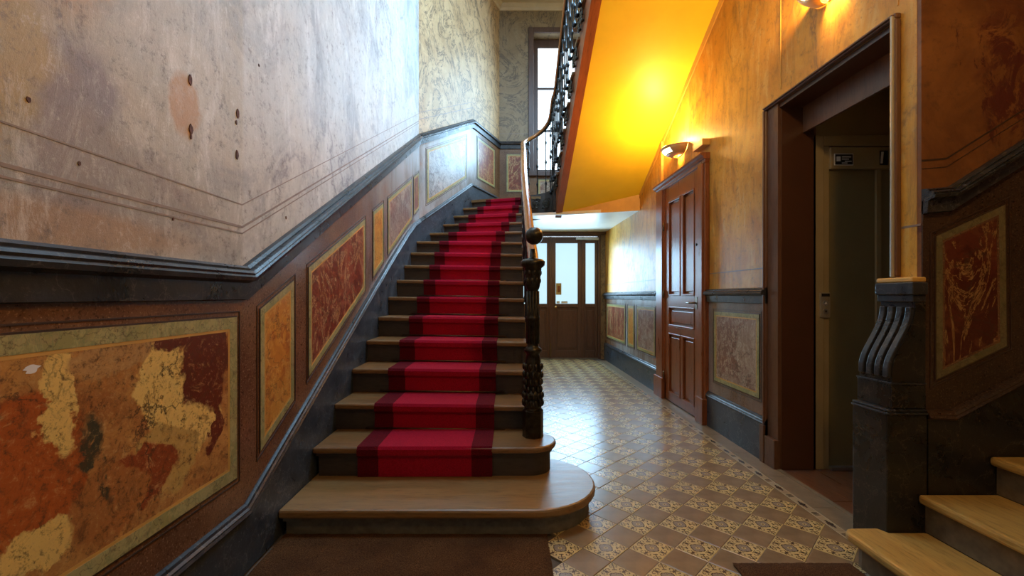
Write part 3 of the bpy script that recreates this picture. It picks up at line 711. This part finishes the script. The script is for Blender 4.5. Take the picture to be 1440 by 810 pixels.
# outer cut string (dark)
for n in range(3, 16):
    a, b = P2(Rt[n]), P2(Rt[n+1]); z = zst(n)-.018
    xa = Rt[n][0]-.02
    MB().prism([(xa, a.y+.03, z-TH), (xa+.0, b.y+.03, z-TH), (xa, b.y+.03, z-.30), (xa, a.y+.03, z-.46 if n > 3 else z-.19)], (.018, 0, 0)).build('outer_string', 'wood_riser', stair)

# landing and the white ceiling under it
lz = LAND
land = MB().xy([(-.57, D(6.754)), (.262, D(6.46)), (.36, D(6.50)), (.62, D(6.50)), (.74, D(6.35)), (.74, D(6.15)), (XR, D(6.15)), (XR, YB), (W2[0]+.03, YB-.0)], lz-.04, lz)
land.build('landing_floor', 'wood_tread', stair)
MB().xy([(-.57, D(6.79)), (.24, D(6.5)), (.24, D(6.53)), (-.57, D(6.82))], lz-.175, lz-.04).build('riser', 'wood_riser', stair)
lc = MB().xy([(.13, D(6.3)), (.79, D(6.15)), (XR, D(5.83)), (XR, YB), (.13, YB)], 2.41, 2.45).build('ceiling_entrance', 'ceiling_white', **STRUCT)
MB().box(.13, XR, YB-.06, YB, 2.36, 2.41).build('ceiling_beam', 'wood_dark_door', lc)
# curved dark string round the stairwell end
path = [(.262, D(6.2), 2.62), (.262, D(6.42), 2.62), (.33, D(6.50), 2.64), (.48, D(6.54), 2.66), (.63, D(6.50), 2.68), (.735, D(6.38), 2.70), (.735, D(6.15), 2.74)]
MB().sweep(path, [(-.02, -.26), (.02, -.26), (.02, .14), (-.02, .14)], 1).build('well_string', 'wood_riser', stair)

# ------------------------------------------------------------------ upper flight with yellow soffit
up = thing('upper_staircase', 'upper flight with smooth yellow sloping underside above the corridor', 'staircase', (1.35, D(6.1), 2.41))
sof = lambda y: 5.767-.54*(y/K)
Yn = D(1.9)
a = [(.845, D(6.2), sof(D(6.2))), (XR, D(5.81), sof(D(5.81))), (XR, Yn, sof(Yn)), (.845, Yn, sof(Yn))]
MB().prism(a, (0, 0, .05)).build('soffit', 'soffit_yellow', up)
MB().prism([(.80, D(6.17), 2.405), (XR, D(5.81), 2.405), (XR, D(5.81), 2.635), (.80, D(6.17), 2.43)], (0, .03, 0)).build('fascia', 'fascia_orange', up)
MB().prism([(XR, D(5.81), sof(D(5.81))), (XR, Yn, sof(Yn)), (XR, Yn, sof(Yn)-.10), (XR, D(5.81), sof(D(5.81))-.06)], (-.012, 0, 0)).build('wall_band', 'fascia_orange', up)
tr_ = .175/.505
ys0 = D(6.15)
prof2 = []
for k in range(1, 14):
    yy = ys0-tr_*(k-1); z = LAND+.175*k
    MB().box(.72, XR, yy-tr_-.05, yy, z-TH, z).build('tread', 'wood_tread', up, .008)
    MB().box(.76, XR, yy-.055, yy-.035, z-.175, z-TH).build('riser', 'wood_riser', up)
    prof2 += [(yy-.035, z-.175-TH*(k > 1)), (yy-.035, z-TH)]
yl_ = ys0-tr_*13
poly = [(D(6.25), sof(D(6.25))-.012)]+[(D(6.25), LAND-TH)]+prof2+[(yl_, LAND+.175*13-TH), (yl_, sof(yl_)-.012)]
MB().yz(poly, .752, .845).build('outer_string', 'wood_string', up)
MB().box(.74, XR, Y0+.01, yl_, LAND+.175*13-.14, LAND+.175*13).build('upper_landing', 'ceiling_cream', up)

# ------------------------------------------------------------------ railing: newel, handrail, balusters
NX, NY = .172, D(2.604)
rl = thing('stair_railing', 'black cast-iron stair railing with turned newel and polished wooden handrail', 'railing', (NX, NY, .315))
nz = .315
pf = [(.062, .0), (.062, .17), (.052, .175), (.055, .19), (.066, .20), (.060, .215), (.048, .235), (.058, .25), (.062, .27), (.050, .285), (.040, .30), (.046, .32), (.054, .36), (.055, .42), (.048, .48), (.040, .52), (.056, .535), (.058, .55), (.040, .562),
      (.036, .58), (.038, .72), (.044, .735), (.044, .75), (.037, .765), (.034, .92), (.040, .93), (.046, .95), (.050, 1.02), (.056, 1.06), (.075, 1.075), (.078, 1.10), (.06, 1.115), (.03, 1.12), (.02, 1.13), (.018, 1.18)]
nb_ = MB(); nb_.lathe(pf[1:], (NX, NY, nz), 24)
nb_.lathe([(.066, 0), (.066, .165), (.06, .172)], (NX, NY, nz), 8, False)
newel = nb_.build('newel_post', 'cast_bronze', rl)
lv = MB()
for ring, (r, z, k) in enumerate(((.054, .345, 10), (.058, .39, 10), (.055, .44, 10), (.060, .215, 12), (.060, .26, 12), (.052, .30, 10), (.045, 1.03, 9), (.042, .98, 9))):
    for i in range(k):
        q = 2*math.pi*(i+.5*(ring % 2))/k; lv.ball((NX+r*math.cos(q), NY+r*math.sin(q), nz+z), .012, 1.8, 8, 5)
for i in range(12):
    q = 2*math.pi*i/12
    lv.tube([(NX+.037*math.cos(q), NY+.037*math.sin(q), nz+.585), (NX+.035*math.cos(q), NY+.035*math.sin(q), nz+.915)], .006, 6)
for s in (0, 1):
    for i in range(60):
        pass
lv.build('leaf_ornament', 'cast_bronze', newel)
MB().ball((NX+.008, NY, 1.568+.01), .056, 1, 24, 14).build('finial_ball', 'cast_bronze', newel)
# handrail path
hp = [(.178, D(2.66), 1.41), (.182, D(2.8), 1.49), (.185, D(3.2), 1.72), (.195, D(4.0), 2.20), (.205, D(4.6), 2.56), (.225, D(5.2), 2.92), (.25, D(5.8), 3.24), (.262, D(6.2), 3.46),
      (.275, D(6.36), 3.56), (.33, D(6.48), 3.64), (.42, D(6.55), 3.71), (.52, D(6.57), 3.78), (.62, D(6.52), 3.85), (.685, D(6.40), 3.92), (.70, D(6.25), 3.99), (.70, D(6.0), 4.08)]
def z2r(y): return sof(y)+1.36
hp += [(.70, D(v), z2r(D(v))) for v in (5.7, 5.2, 4.6, 4.0, 3.4, 2.8, 2.2)]
def catmull(P, k=4):
    out = []; P = [Vector(p) for p in P]
    for i in range(len(P)-1):
        a, b, c, d = P[max(0, i-1)], P[i], P[i+1], P[min(len(P)-1, i+2)]
        for j in range(k):
            t = j/k; out.append(.5*((2*b)+(c-a)*t+(2*a-5*b+4*c-d)*t*t+(3*b-a-3*c+d)*t**3))
    return out+[P[-1]]
HP = catmull(hp)
hprof = [(-.034, -.012), (-.026, -.024), (0, -.028), (.026, -.024), (.034, -.012), (.036, .004), (.028, .022), (.012, .031), (-.012, .031), (-.028, .022), (-.036, .004)]
MB().sweep(HP, hprof, 1, True, True).build('handrail', 'wood_handrail', rl)
MB().sweep([p-Vector((0, 0, .034)) for p in HP], [(-.016, -.006), (.016, -.006), (.016, .006), (-.016, .006)], 1).build('rail_core', 'wrought_iron', rl)
# walk along the handrail and drop balusters
def base_z(p, i, seg):
    return None
cum = [0]
for a, b in zip(HP, HP[1:]): cum.append(cum[-1]+math.hypot(b.x-a.x, b.y-a.y))
def at(s):
    for i in range(len(cum)-1):
        if cum[i+1] >= s:
            t = (s-cum[i])/max(1e-6, cum[i+1]-cum[i]); return HP[i].lerp(HP[i+1], t), (HP[i+1]-HP[i])
    return HP[-1], HP[-1]-HP[-2]
def bal_mesh(h):
    mb = MB()
    pr = [(.012, 0), (.022, .01), (.024, .03), (.014, .05), (.009, .07), (.0095, .18), (.017, .195), (.019, .215), (.010, .235), (.008, .25), (.008, h*.5-.03), (.015, h*.5-.01), (.019, h*.5+.01), (.013, h*.5+.035), (.008, h*.5+.05),
          (.008, h*.80-.03), (.016, h*.80-.015), (.016, h*.80+.01), (.008, h*.80+.03), (.0075, h-.05), (.013, h-.03), (.012, h)]
    mb.lathe(pr, (0, 0, 0), 8)
    return mb
cache = {}
s = .12; cnt = 0
while s < cum[-1]-.05:
    p, d = at(s); ang = math.atan2(d.y, d.x)
    # foot height
    yo = p.y/K
    if p.x < .28 and yo < 6.3:
        ns = max(n for n in Rt if Rt[n][1] <= yo+.001 or n == 2); zb = zst(min(ns, 16))-.018-.04
        px = p.x
    elif yo > 6.2: zb = LAND+.0; px = p.x
    else:
        k = int((ys0-p.y)/tr_)+1; zb = LAND+.175*k-.06; px = p.x
    h = round(p.z-.036-zb, 2)
    if h not in cache:
        cache[h] = bal_mesh(h).mesh('baluster', 'wrought_iron')
    o = bpy.data.objects.new('baluster', cache[h]); COL.objects.link(o); o.parent = rl
    o.matrix_parent_inverse = Matrix.Translation(-Vector(rl.location)); o.location = (px, p.y, zb)
    cnt += 1
    s += .155
# scroll brackets that hold the balusters to the strings
def scroll_mesh():
    mb = MB()
    pts = []
    for i in range(26):
        t = i/25; q = t*2.4*2*math.pi; r = .055*(1-t*.82)
        pts.append((0, r*math.cos(q), r*math.sin(q)))
    mb.tube(pts, [.008]*26, 6)
    pts = [(0, .055, 0), (0, .05, .05), (0, .01, .09), (0, -.03, .10), (0, -.055, .08), (0, -.05, .055), (0, -.03, .05)]
    mb.tube(catmull(pts, 3), .007, 6)
    mb.ball((0, 0, 0), .016, 1, 8, 6); mb.ball((0, -.035, .062), .012, 1, 8, 6)
    mb.lathe([(.010, -.07), (.020, -.055), (.010, -.04), (.004, -.03)], (0, .055, 0), 8)
    return mb.mesh('scroll_bracket', 'cast_bronze')
sm = scroll_mesh()
def scr(x, y, z, rz=0):
    o = bpy.data.objects.new('scroll_bracket', sm); COL.objects.link(o); o.parent = rl
    o.matrix_parent_inverse = Matrix.Translation(-Vector(rl.location)); o.location = (x, y, z); o.rotation_euler = (0, 0, rz)
for n in range(3, 16):
    scr(Rt[n][0]+.03, D(Rt[n][1])+.16, zst(n)-.12)
for k in range(1, 12):
    yy = ys0-tr_*(k-1); scr(.725, yy-.12, LAND+.175*k-.13, math.pi); scr(.725, yy-.27, LAND+.175*k-.13, math.pi)
for (x, yo) in ((.33, 6.44), (.48, 6.48), (.63, 6.44)): scr(x, D(yo)-.03, 2.62, math.pi/2)

# ------------------------------------------------------------------ stair runner with rods
run = thing('stair_runner', 'crimson stair carpet with near-black borders running up the steps', 'carpet', (-.47, D(2.4), .14))
CX = {2: (-.865, -.078), 3: (-.862, -.075), 4: (-.86, -.072), 5: (-.857, -.07), 6: (-.853, -.067), 7: (-.85, -.065), 8: (-.848, -.063), 9: (-.845, -.062), 10: (-.842, -.06), 11: (-.835, -.055), 12: (-.777, -.01), 13: (-.67, .05), 14: (-.557, .15), 15: (-.44, .20), 16: (-.32, .235), 17: (-.32, .235)}
def nose_at(n, x):
    a, b = P2(L[n]), P2(Rt[n]); t = (x-a.x)/(b.x-a.x); return a.y+(b.y-a.y)*t
def carpet(frac0, frac1, name, mat, lift=0.0):
    mb = MB(); vs = []; th = .007+lift
    for x_i in (frac0, frac1):
        row = []
        for n in range(2, 17):
            lo, hi = CX[n]; x = lo+(hi-lo)*x_i; yn = nose_at(n, x); z = zst(n)+(sagz(x) if n > 2 else 0)
            zb = z-.175
            if n == 2: x0 = x
            ry = yn+.035-th-(.012 if n > 2 else .016)
            row += [(x, ry, zb+.002), (x, ry, z-.06), (x, yn-th, z-.042), (x, yn-th, z-.010), (x, yn-th+.012, z+th)]
            if n < 16:
                lo2, hi2 = CX[n+1]; x2 = lo2+(hi2-lo2)*x_i
                row += [(x2, nose_at(n+1, x2)+.035-th-.012, z+th)]
            else:
                row += [(x, yn+1.0, z+th)]
        vs.append(row)
    k = len(vs[0]); mb.add(vs[0]+vs[1], [(i, i+1, k+i+1, k+i) for i in range(k-1)], False)
    o = mb.build(name, mat, run)
    so = o.modifiers.new('thick', 'SOLIDIFY'); so.thickness = .004; so.offset = -1
    return o
carpet(.155, .845, 'carpet_field', 'carpet_red'); carpet(0, .1545, 'carpet_border', 'carpet_dark'); carpet(.8455, 1, 'carpet_border', 'carpet_dark')
for n in range(3, 17):
    lo, hi = CX[n]; lo -= .06; hi += .07
    hi = min(hi, Rt[n][0]-.02)
    z = zst(n-1)+.016
    MB().tube([(lo, nose_at(n, lo)+.012, z+sagz(lo)), (hi, nose_at(n, hi)+.012, z+sagz(hi))], .006, 8).build('stair_rod', 'brass_dark', run)

# ------------------------------------------------------------------ side stair at the right
ss = thing('side_staircase', 'short worn stone-edged side stair climbing to the right past the carved console', 'staircase', (2.4, 1.0, 0))
yb_ = YS-.03; yn_ = -.6
for k in range(7):
    x = 1.53+.32*k; z = .14+.17*k
    if k == 0:
        poly = [Vector((x, yn_)), Vector((x+.36, yn_)), Vector((x+.36, yb_+.0)), Vector((1.72, yb_)), Vector((1.70, yb_+.04))]+[Vector((x+.05+.05*math.cos(q), yb_-.012+.05*math.sin(q))) for q in (math.pi*.5, math.pi*.66, math.pi*.83, math.pi)]
        rp = [(p.x+(.035 if p.x < 1.6 else 0), p.y-(.03 if p.y > 1 and p.x < 1.72 else 0)) for p in poly]
    else:
        poly = [(x, yn_), (x+.36, yn_), (x+.36, yb_), (x, yb_)]; rp = [(x+.035, yn_), (x+.36, yn_), (x+.36, yb_), (x+.035, yb_)]
    MB().xy(poly, z-.04, z).build('tread', 'wood_side_tread', ss, .012)
    MB().xy(rp, z-.17 if k else 0, z-.04).build('riser', 'stone_side', ss)
# dressing of the side stair wall: skirting, moulding, dado, panel, rail
def PS(px, py): y = YS; return (px-711)*y/620, 1.2+(416-py)*y/620
pedz = .68
s0 = PS(1245, 573); s1 = PS(1334, 580); s2 = PS(1440, 524); sl = (s2[1]-s1[1])/(s2[0]-s1[0])
xe = 4.2
sp = [(1.90, s1[1]+.004), (s1[0], s1[1]), (xe, s1[1]+sl*(xe-s1[0]))]
MB().xz([(1.90, 0)]+sp+[(xe, 0)], YS-.028, YS).build('skirting', 'black_marble_dark', ws)
r0 = PS(1296, 268); r1 = PS(1331, 265); r2 = PS(1440, 196); rs = (r2[1]-r1[1])/(r2[0]-r1[0])
rp_ = [(1.895, r0[1]), (r1[0], r1[1]), (xe, r1[1]+rs*(xe-r1[0]))]
MB().xz([(1.895, .3)]+[(a, b-.05) for a, b in rp_]+[(xe, .3)], YS-.008, YS).build('dado', 'dado_black_brown', ws)
MB().sweep([(a, YS-.001, b-.03) for a, b in rp_], [(a*1.0, b*.75) for a, b in railp], 1).build('dado_rail', 'rail_marble', ws)
MB().sweep([(a, YS-.001, b) for a, b in sp], [(a, b*.9) for a, b in mould], 1).build('skirting_moulding', 'dado_black_brown', ws)
trS = lambda u, v, d: (u, YS-d, v)
panel([PS(1313, 533), PS(1411, 486), PS(1409, 289), PS(1313, 333)], trS, ws, 'marble_red_dark', 'marble_green_dark', bw=.036)
# a second panel beyond the frame edge continues the pattern
q = [PS(1313, 533), PS(1411, 486), PS(1409, 289), PS(1313, 333)]
panel([(u+.44, v+.44*sl) for u, v in q], trS, ws, 'marble_red_dark', 'marble_green_dark', bw=.036)
for off, wd in ((.10, .004), (.14, .008)):
    t = [(a, b+off) for a, b in rp_]; MB().xz(t+[(a, b-wd) for a, b in t[::-1]], YS-.0012, YS).build('painted_line', 'dark_line', ws)

# carved console pedestal
cons = thing('scroll_console', 'black marble pedestal with fluted scroll console at the foot of the side stair', 'pedestal', (1.80, D(1.95), 0))
ya, yb = YS-.03, D(2.035)
MB().box(1.712, XR, ya, yb, 0, .665).build('plinth', 'black_marble_dark', cons, .004)
MB().box(1.703, XR, ya-.009, yb, .665, .677).box(1.709, XR, ya-.004, yb, .677, .690).build('plinth_moulding', 'rail_marble', cons, .005)
MB().box(1.735, XR, ya+.005, yb, .69, .80).build('block', 'black_marble_dark', cons, .004)
MB().box(1.730, XR, ya, yb, .80, .808).build('block_moulding', 'rail_marble', cons, .002)
# S-curve profile of the console in XZ
def sx(t):   # t 0 bottom..1 top  -> x of front face
    return 1.735+.105*(3*((t-.12)/.8)**2-2*((t-.12)/.8)**3 if .12 < t < .92 else (0 if t <= .12 else 1))
zt0, zt1 = .808, 1.172
prof = [(sx(i/16), zt0+(zt1-zt0)*i/16) for i in range(17)]
MB().xz([(XR, zt0)]+[(a+.008, b) for a, b in prof]+[(XR, zt1)], ya+.008, yb-.004).build('console_body', 'black_marble_dark', cons)
wtot = yb-.004-(ya+.008)
for i in range(4):
    y0_ = ya+.008+wtot*(i+.1)/4; y1_ = ya+.008+wtot*(i+.72)/4
    pts = prof[1:-1]
    MB().xz([(a-.010, b) for a, b in pts]+[(a+.010, b) for a, b in pts[::-1]], y0_, y1_).build('flute_rib', 'rail_marble', cons, .004)
MB().box(1.832, XR, ya+.004, yb-.002, 1.172, 1.205).build('console_neck', 'rail_marble', cons, .004)
MB().box(1.822, XR, ya-.006, yb, 1.205, 1.262).build('console_cap', 'rail_marble', cons, .005)
MB().box(1.828, XR, ya+.002, yb, 1.262, 1.285).build('cap_top_lit', 'fascia_orange', cons, .006)  # orange lamplight on the cap's top put into its colour

# ------------------------------------------------------------------ mats
def mat_obj(x0, x1, y0, y1, label, th=.02):
    mb = MB(); nx, ny = 40, 30; vs = []
    for j in range(ny+1):
        for i in range(nx+1):
            e = i in (0, nx) or j in (0, ny)
            vs.append((x0+(x1-x0)*i/nx+random.uniform(-.002, .002), y0+(y1-y0)*j/ny+random.uniform(-.002, .002), (th*.55 if e else th)+random.uniform(-.0015, .0015)))
    mb.add(vs, [(j*(nx+1)+i, j*(nx+1)+i+1, (j+1)*(nx+1)+i+1, (j+1)*(nx+1)+i) for j in range(ny) for i in range(nx)])
    mb.box(x0+.003, x1-.003, y0+.003, y1-.003, 0, th*.5)
    o = mb.build('doormat', 'coir'); o['label'] = label; o['category'] = 'doormat'; o['group'] = 'coir mats at the foot of the stairs'; return o
mat_obj(-1.10, .205, .75, D(2.07)-.012, 'wide brown coir mat in front of the bottom step of the main stair')
mat_obj(1.01, 1.53, .75, D(1.836), 'brown coir mat at the bottom edge beside the side stair')

# ------------------------------------------------------------------ wall lamps
def sconce(yc, zc, label):
    s = thing('wall_lamp', label, 'lamp', (XR, yc, zc), 'wall lamps along the ochre wall')
    # half bowl: rim an ellipse standing out from the wall, bottom tapering
    mb = MB(); nu, nv = 20, 7; vs = []
    for j in range(nv+1):
        t = j/nv; a = .19*math.sqrt(max(0, 1-(t*.93)**2)); d = .20*math.sqrt(max(0, 1-(t*.93)**2)); z = -.085*t
        for i in range(nu+1):
            q = math.pi*i/nu; vs.append((XR-.004-d*math.sin(q), yc+a*math.cos(q), zc+z))
    fs = [(j*(nu+1)+i, j*(nu+1)+i+1, (j+1)*(nu+1)+i+1, (j+1)*(nu+1)+i) for j in range(nv) for i in range(nu) if not (2 <= j <= 4 and 6 <= i <= 13)]
    mb.add(vs, fs, True); sh = mb.build('lamp_bowl', 'lamp_shell', s)
    m_ = sh.modifiers.new('thick', 'SOLIDIFY'); m_.thickness = .006; m_.offset = -1
    g = MB(); g.add([(XR+(x-XR)*.97, yc+(y-yc)*.97, z+.003) for x, y, z in vs], [(j*(nu+1)+i, j*(nu+1)+i+1, (j+1)*(nu+1)+i+1, (j+1)*(nu+1)+i) for j in range(1, 6) for i in range(5, 15)], True)
    g.build('lamp_glass', 'lamp_glass', s)
    rim = [(XR-.004-.20*math.sin(math.pi*i/nu), yc+.19*math.cos(math.pi*i/nu), zc) for i in range(nu+1)]
    MB().tube(rim, .006, 6).build('lamp_rim', 'lamp_shell', s)
    MB().box(XR-.012, XR, yc-.06, yc+.06, zc-.08, zc+.03).build('wall_plate', 'lamp_shell', s, .003)
    return s
sconce(D(4.45), 2.79, 'half-bowl wall lamp glowing above the closet door')
sconce(D(2.36), 3.0, 'half-bowl wall lamp cut off by the top of the photo above the lift doorway')
lamp_point('sconce_bulb', (XR-.16, D(4.45), 2.83), 62)
lamp_point('sconce_bulb', (XR-.11, D(2.36), 3.05), 50)
pl = thing('fill_lantern', 'round glass pendant lantern added out of view to light the side stair', 'lamp', (1.15, .55, 3.25))  # unseen lantern added for warm light on side stair and floor
MB().lathe([(.05, .2), (.06, .16), (.02, .15), (.015, .12), (.05, .11), (.10, .08), (.11, .07)], (1.15, .55, 3.25), 16).build('lantern_cap', 'brass_dark', pl)
MB().tube([(1.15, .55, 3.42), (1.15, .55, LAND+.175*13-.14)], .008, 8).build('lantern_chain', 'brass_dark', pl)
MB().ball((1.15, .55, 3.25), .10, 1, 16, 10).build('lantern_globe', 'lamp_glass', pl)
lamp_point('lantern_fill_light', (1.15, .55, 3.08), 46, .07)
jb = MB().box(XR-.07, XR, D(3.82), D(4.02), 2.60, 2.66).build('junction_box', 'fascia_orange', None, .004)
jb['label'] = 'small ochre painted box on the wall at the top corner of the closet door'; jb['category'] = 'box'

# ------------------------------------------------------------------ tiled floor
W = .2187; s_ = W/math.sqrt(2)*.5-.0009; H = W/2-.0013
import numpy as np
def art(x, y):
    ax, ay = abs(x), abs(y); r = math.hypot(x, y); th = math.atan2(y, x)
    cream = (.64, .47, .20); dark = (.06, .03, .015); grey = (.30, .235, .17)
    if max(ax, ay) > .95: return (.62, .45, .17)
    c8 = abs(math.cos(2*th)); d8 = abs(math.sin(2*th))
    if r < .06: return dark
    if r < .13: return cream
    pr = .26+.22*c8**1.5+.16*d8**6
    if r < pr-.055: return dark if abs(math.sin(4*th)) < .16 and r > .18 else grey
    if r < pr: return dark
    # tendrils curling in each corner
    p, q = max(ax, ay), min(ax, ay)
    k = math.hypot(p-.78, q-.62); a_ = math.atan2(q-.62, p-.78)
    sp = .05+.022*((a_+math.pi)%(2*math.pi))
    if abs(k-sp) < .026: return dark
    if k < .02: return dark
    k = math.hypot(p-.74, q-.22); a_ = math.atan2(q-.22, p-.74)
    sp = .05+.024*((math.pi-a_)%(2*math.pi))
    if abs(k-sp) < .026: return dark
    if q < .035 and .52 < p < .9: return dark
    if abs(p-q) < .045 and r > .62: return dark
    if math.hypot(p-.55, q-.42) < .055: return dark
    if math.hypot(p-.90, q-.90) < .07: return dark
    if math.hypot(p-.9, q) < .07: return dark
    return cream
def tile_mesh(name, res, patterned):
    hs = W/math.sqrt(2)/2-.0009
    g = np.linspace(-1, 1, res+1); vs = []; fs = []; cols = []
    for v in g:
        for u in g:
            e = max(abs(u), abs(v)) > .999
            vs.append((u*hs, v*hs, -.0012 if e else 0))
    if res < 4:
        e = .97; pts = [-1, -e, e, 1]; vs = [(u*hs, v*hs, -.0012 if max(abs(u), abs(v)) > .99 else 0) for v in pts for u in pts]; res = 3
    for j in range(res):
        for i in range(res):
            fs.append((j*(res+1)+i, j*(res+1)+i+1, (j+1)*(res+1)+i+1, (j+1)*(res+1)+i))
            if patterned: cols.append(art((i+.5)/res*2-1, (j+.5)/res*2-1))
    b = len(vs); vs += [(-hs, -hs, -.012), (hs, -hs, -.012), (hs, hs, -.012), (-hs, hs, -.012)]
    n1 = res+1; c = (0, res, n1*n1-1, n1*res)
    for k in range(4): fs.append((b+k, b+(k+1) % 4, c[(k+1) % 4], c[k])); cols.append((.3, .22, .12))
    me = bpy.data.meshes.new(name); me.from_pydata(vs, [], fs); me.update()
    if patterned:
        ca = me.color_attributes.new('art', 'FLOAT_COLOR', 'CORNER')
        arr = np.ones((len(me.loops), 4), np.float32); li = 0
        for p, cc in zip(me.polygons, cols):
            for q in p.loop_indices: arr[q, :3] = cc
        ca.data.foreach_set('color', arr.ravel())
        me.materials.append(M['tile_art'])
    else: me.materials.append(M['tile_plain'])
    return me, vs, fs, cols
TP, *_ = tile_mesh('patterned_tile', 64, True)
TQ, *_ = tile_mesh('plain_tile', 1, False)
xc0, yc0 = 1.68-W/2, 2.168*K
tiles = []
for i in range(-1, 13):
    for j in range(-6, 30):
        for pat in (0, 1):
            x = xc0-i*W+(0 if pat else W/2); y = yc0+j*W+(0 if pat else W/2)
            if x > 1.69-.02+W/2*.0 or x < -1.1: continue
            if x > 1.60 and pat: continue
            if y < .6 or y > YB-.02: continue
            # under the platform / stair: skip
            if x < .22 and y < 2.25: continue
            if x < .1: continue
            if x+W/2 > 1.69: continue
            tiles.append((y, x, pat))
vis = lambda t: t[0] > 1.75 and t[1] > .15
tiles.sort(key=lambda t: (not vis(t), t[0]))
cntP = cntQ = 0
rest = {0: [], 1: []}
for y, x, pat in tiles:
    lim = cntP if pat else cntQ
    if vis((y, x)) and lim < 150 :
        o = bpy.data.objects.new('patterned_tile' if pat else 'plain_tile', TP if pat else TQ); COL.objects.link(o)
        o.parent = floor; o.location = (x, y, random.uniform(-.0005, .0005)); o.rotation_euler = (random.uniform(-.002, .002), random.uniform(-.002, .002), math.pi/4+(math.pi/2)*random.randint(0, 3)*0)
        if pat: cntP += 1
        else: cntQ += 1
    else: rest[pat].append((x, y))
for pat in (0, 1):
    me, vs, fs, cols = tile_mesh('tile_far', 32 if pat else 1, bool(pat))
    V = []; F = []; C = []
    cs = math.cos(math.pi/4)
    for x, y in rest[pat]:
        b = len(V); V += [(x+(u-v)*cs, y+(u+v)*cs, z) for u, v, z in vs]; F += [tuple(b+i for i in f) for f in fs]; C += cols
    m2 = bpy.data.meshes.new('far_tiles'); m2.from_pydata(V, [], F); m2.update()
    if pat:
        ca = m2.color_attributes.new('art', 'FLOAT_COLOR', 'CORNER'); arr = np.ones((len(m2.loops), 4), np.float32)
        arr[:, :3] = np.repeat(np.array(C, np.float32), 4, axis=0)
        ca.data.foreach_set('color', arr.ravel()); m2.materials.append(M['tile_art'])
    else: m2.materials.append(M['tile_plain'])
    o = bpy.data.objects.new('patterned_tiles' if pat else 'plain_tiles', m2); COL.objects.link(o); o.parent = floor; o['kind'] = 'stuff'
    bpy.data.meshes.remove(me)
# half tiles along the border
ht = bpy.data.meshes.new('half_tile'); hh = W/2-.0016
ht.from_pydata([(0, -hh, 0), (0, hh, 0), (-hh, 0, 0), (0, -hh, -.012), (0, hh, -.012), (-hh, 0, -.012)], [], [(0, 1, 2), (0, 2, 5, 3), (2, 1, 4, 5), (1, 0, 3, 4)])
ht.materials.append(M['tile_plain'])
for j in range(-6, 30):
    y = yc0+j*W+W/2
    if y > YB-.05 or y < .6: continue
    o = bpy.data.objects.new('half_tile', ht); COL.objects.link(o); o.parent = floor; o.location = (1.679, y, 0)
# border tiles with small dark motifs
def border_mesh():
    nx, ny = 10, 44; wd = .052; ln = W-.002; vs = [(wd*i/nx, ln*j/ny, 0) for j in range(ny+1) for i in range(nx+1)]; fs = []; cols = []
    for j in range(ny):
        for i in range(nx):
            fs.append((j*(nx+1)+i, j*(nx+1)+i+1, (j+1)*(nx+1)+i+1, (j+1)*(nx+1)+i))
            u = (i+.5)/nx*2-1; v = (j+.5)/ny
            c = (.42, .32, .19)
            if abs(u) > .8: c = (.52, .43, .28)
            m = abs(v-.3)/.2
            if m < 1 and abs(u) < .5*(1-m)+.08: c = (.05, .03, .025)
            if abs(v-.74) < .018 or abs(v-.80) < .018 or abs(v-.86) < .018:
                if abs(u) < .6: c = (.06, .035, .025)
            cols.append(c)
    b = len(vs); me = bpy.data.meshes.new('border_tile')
    vs += [(0, 0, -.012), (wd, 0, -.012), (wd, ln, -.012), (0, ln, -.012)]
    c = (0, nx, (nx+1)*(ny+1)-1, (nx+1)*ny)
    for k in range(4): fs.append((b+k, b+(k+1) % 4, c[(k+1) % 4], c[k])); cols.append((.3, .22, .12))
    me.from_pydata(vs, [], fs); me.update(); ca = me.color_attributes.new('art', 'FLOAT_COLOR', 'CORNER')
    arr = np.ones((len(me.loops), 4), np.float32)
    arr[:, :3] = np.repeat(np.array(cols, np.float32), 4, axis=0); ca.data.foreach_set('color', arr.ravel())
    me.materials.append(M['tile_art']); return me
bm_ = border_mesh()
for j in range(-5, 30):
    y = yc0+(j-.3)*W
    if y+W > YB-.03 or y < .7: continue
    o = bpy.data.objects.new('border_tile', bm_); COL.objects.link(o); o.parent = floor; o.location = (1.682, y, .0003)
    # plain edging slab beside it
stp = MB().box(0, XR-1.738, 0, W*2-.003, -.012, 0).build('edging_slab', 'border_strip', floor)
y = .75; k = 0
while y+W*2 < YB:
    if k == 0: stp.location = (1.737, y, 0)
    else: inst(stp, 'edging_slab', (1.737, y, 0), floor)
    y += W*2; k += 1
MB().box(XR-.02, XR+.01, E0-.02, YD, -.004, .003).build('threshold_strip', 'border_strip', floor)
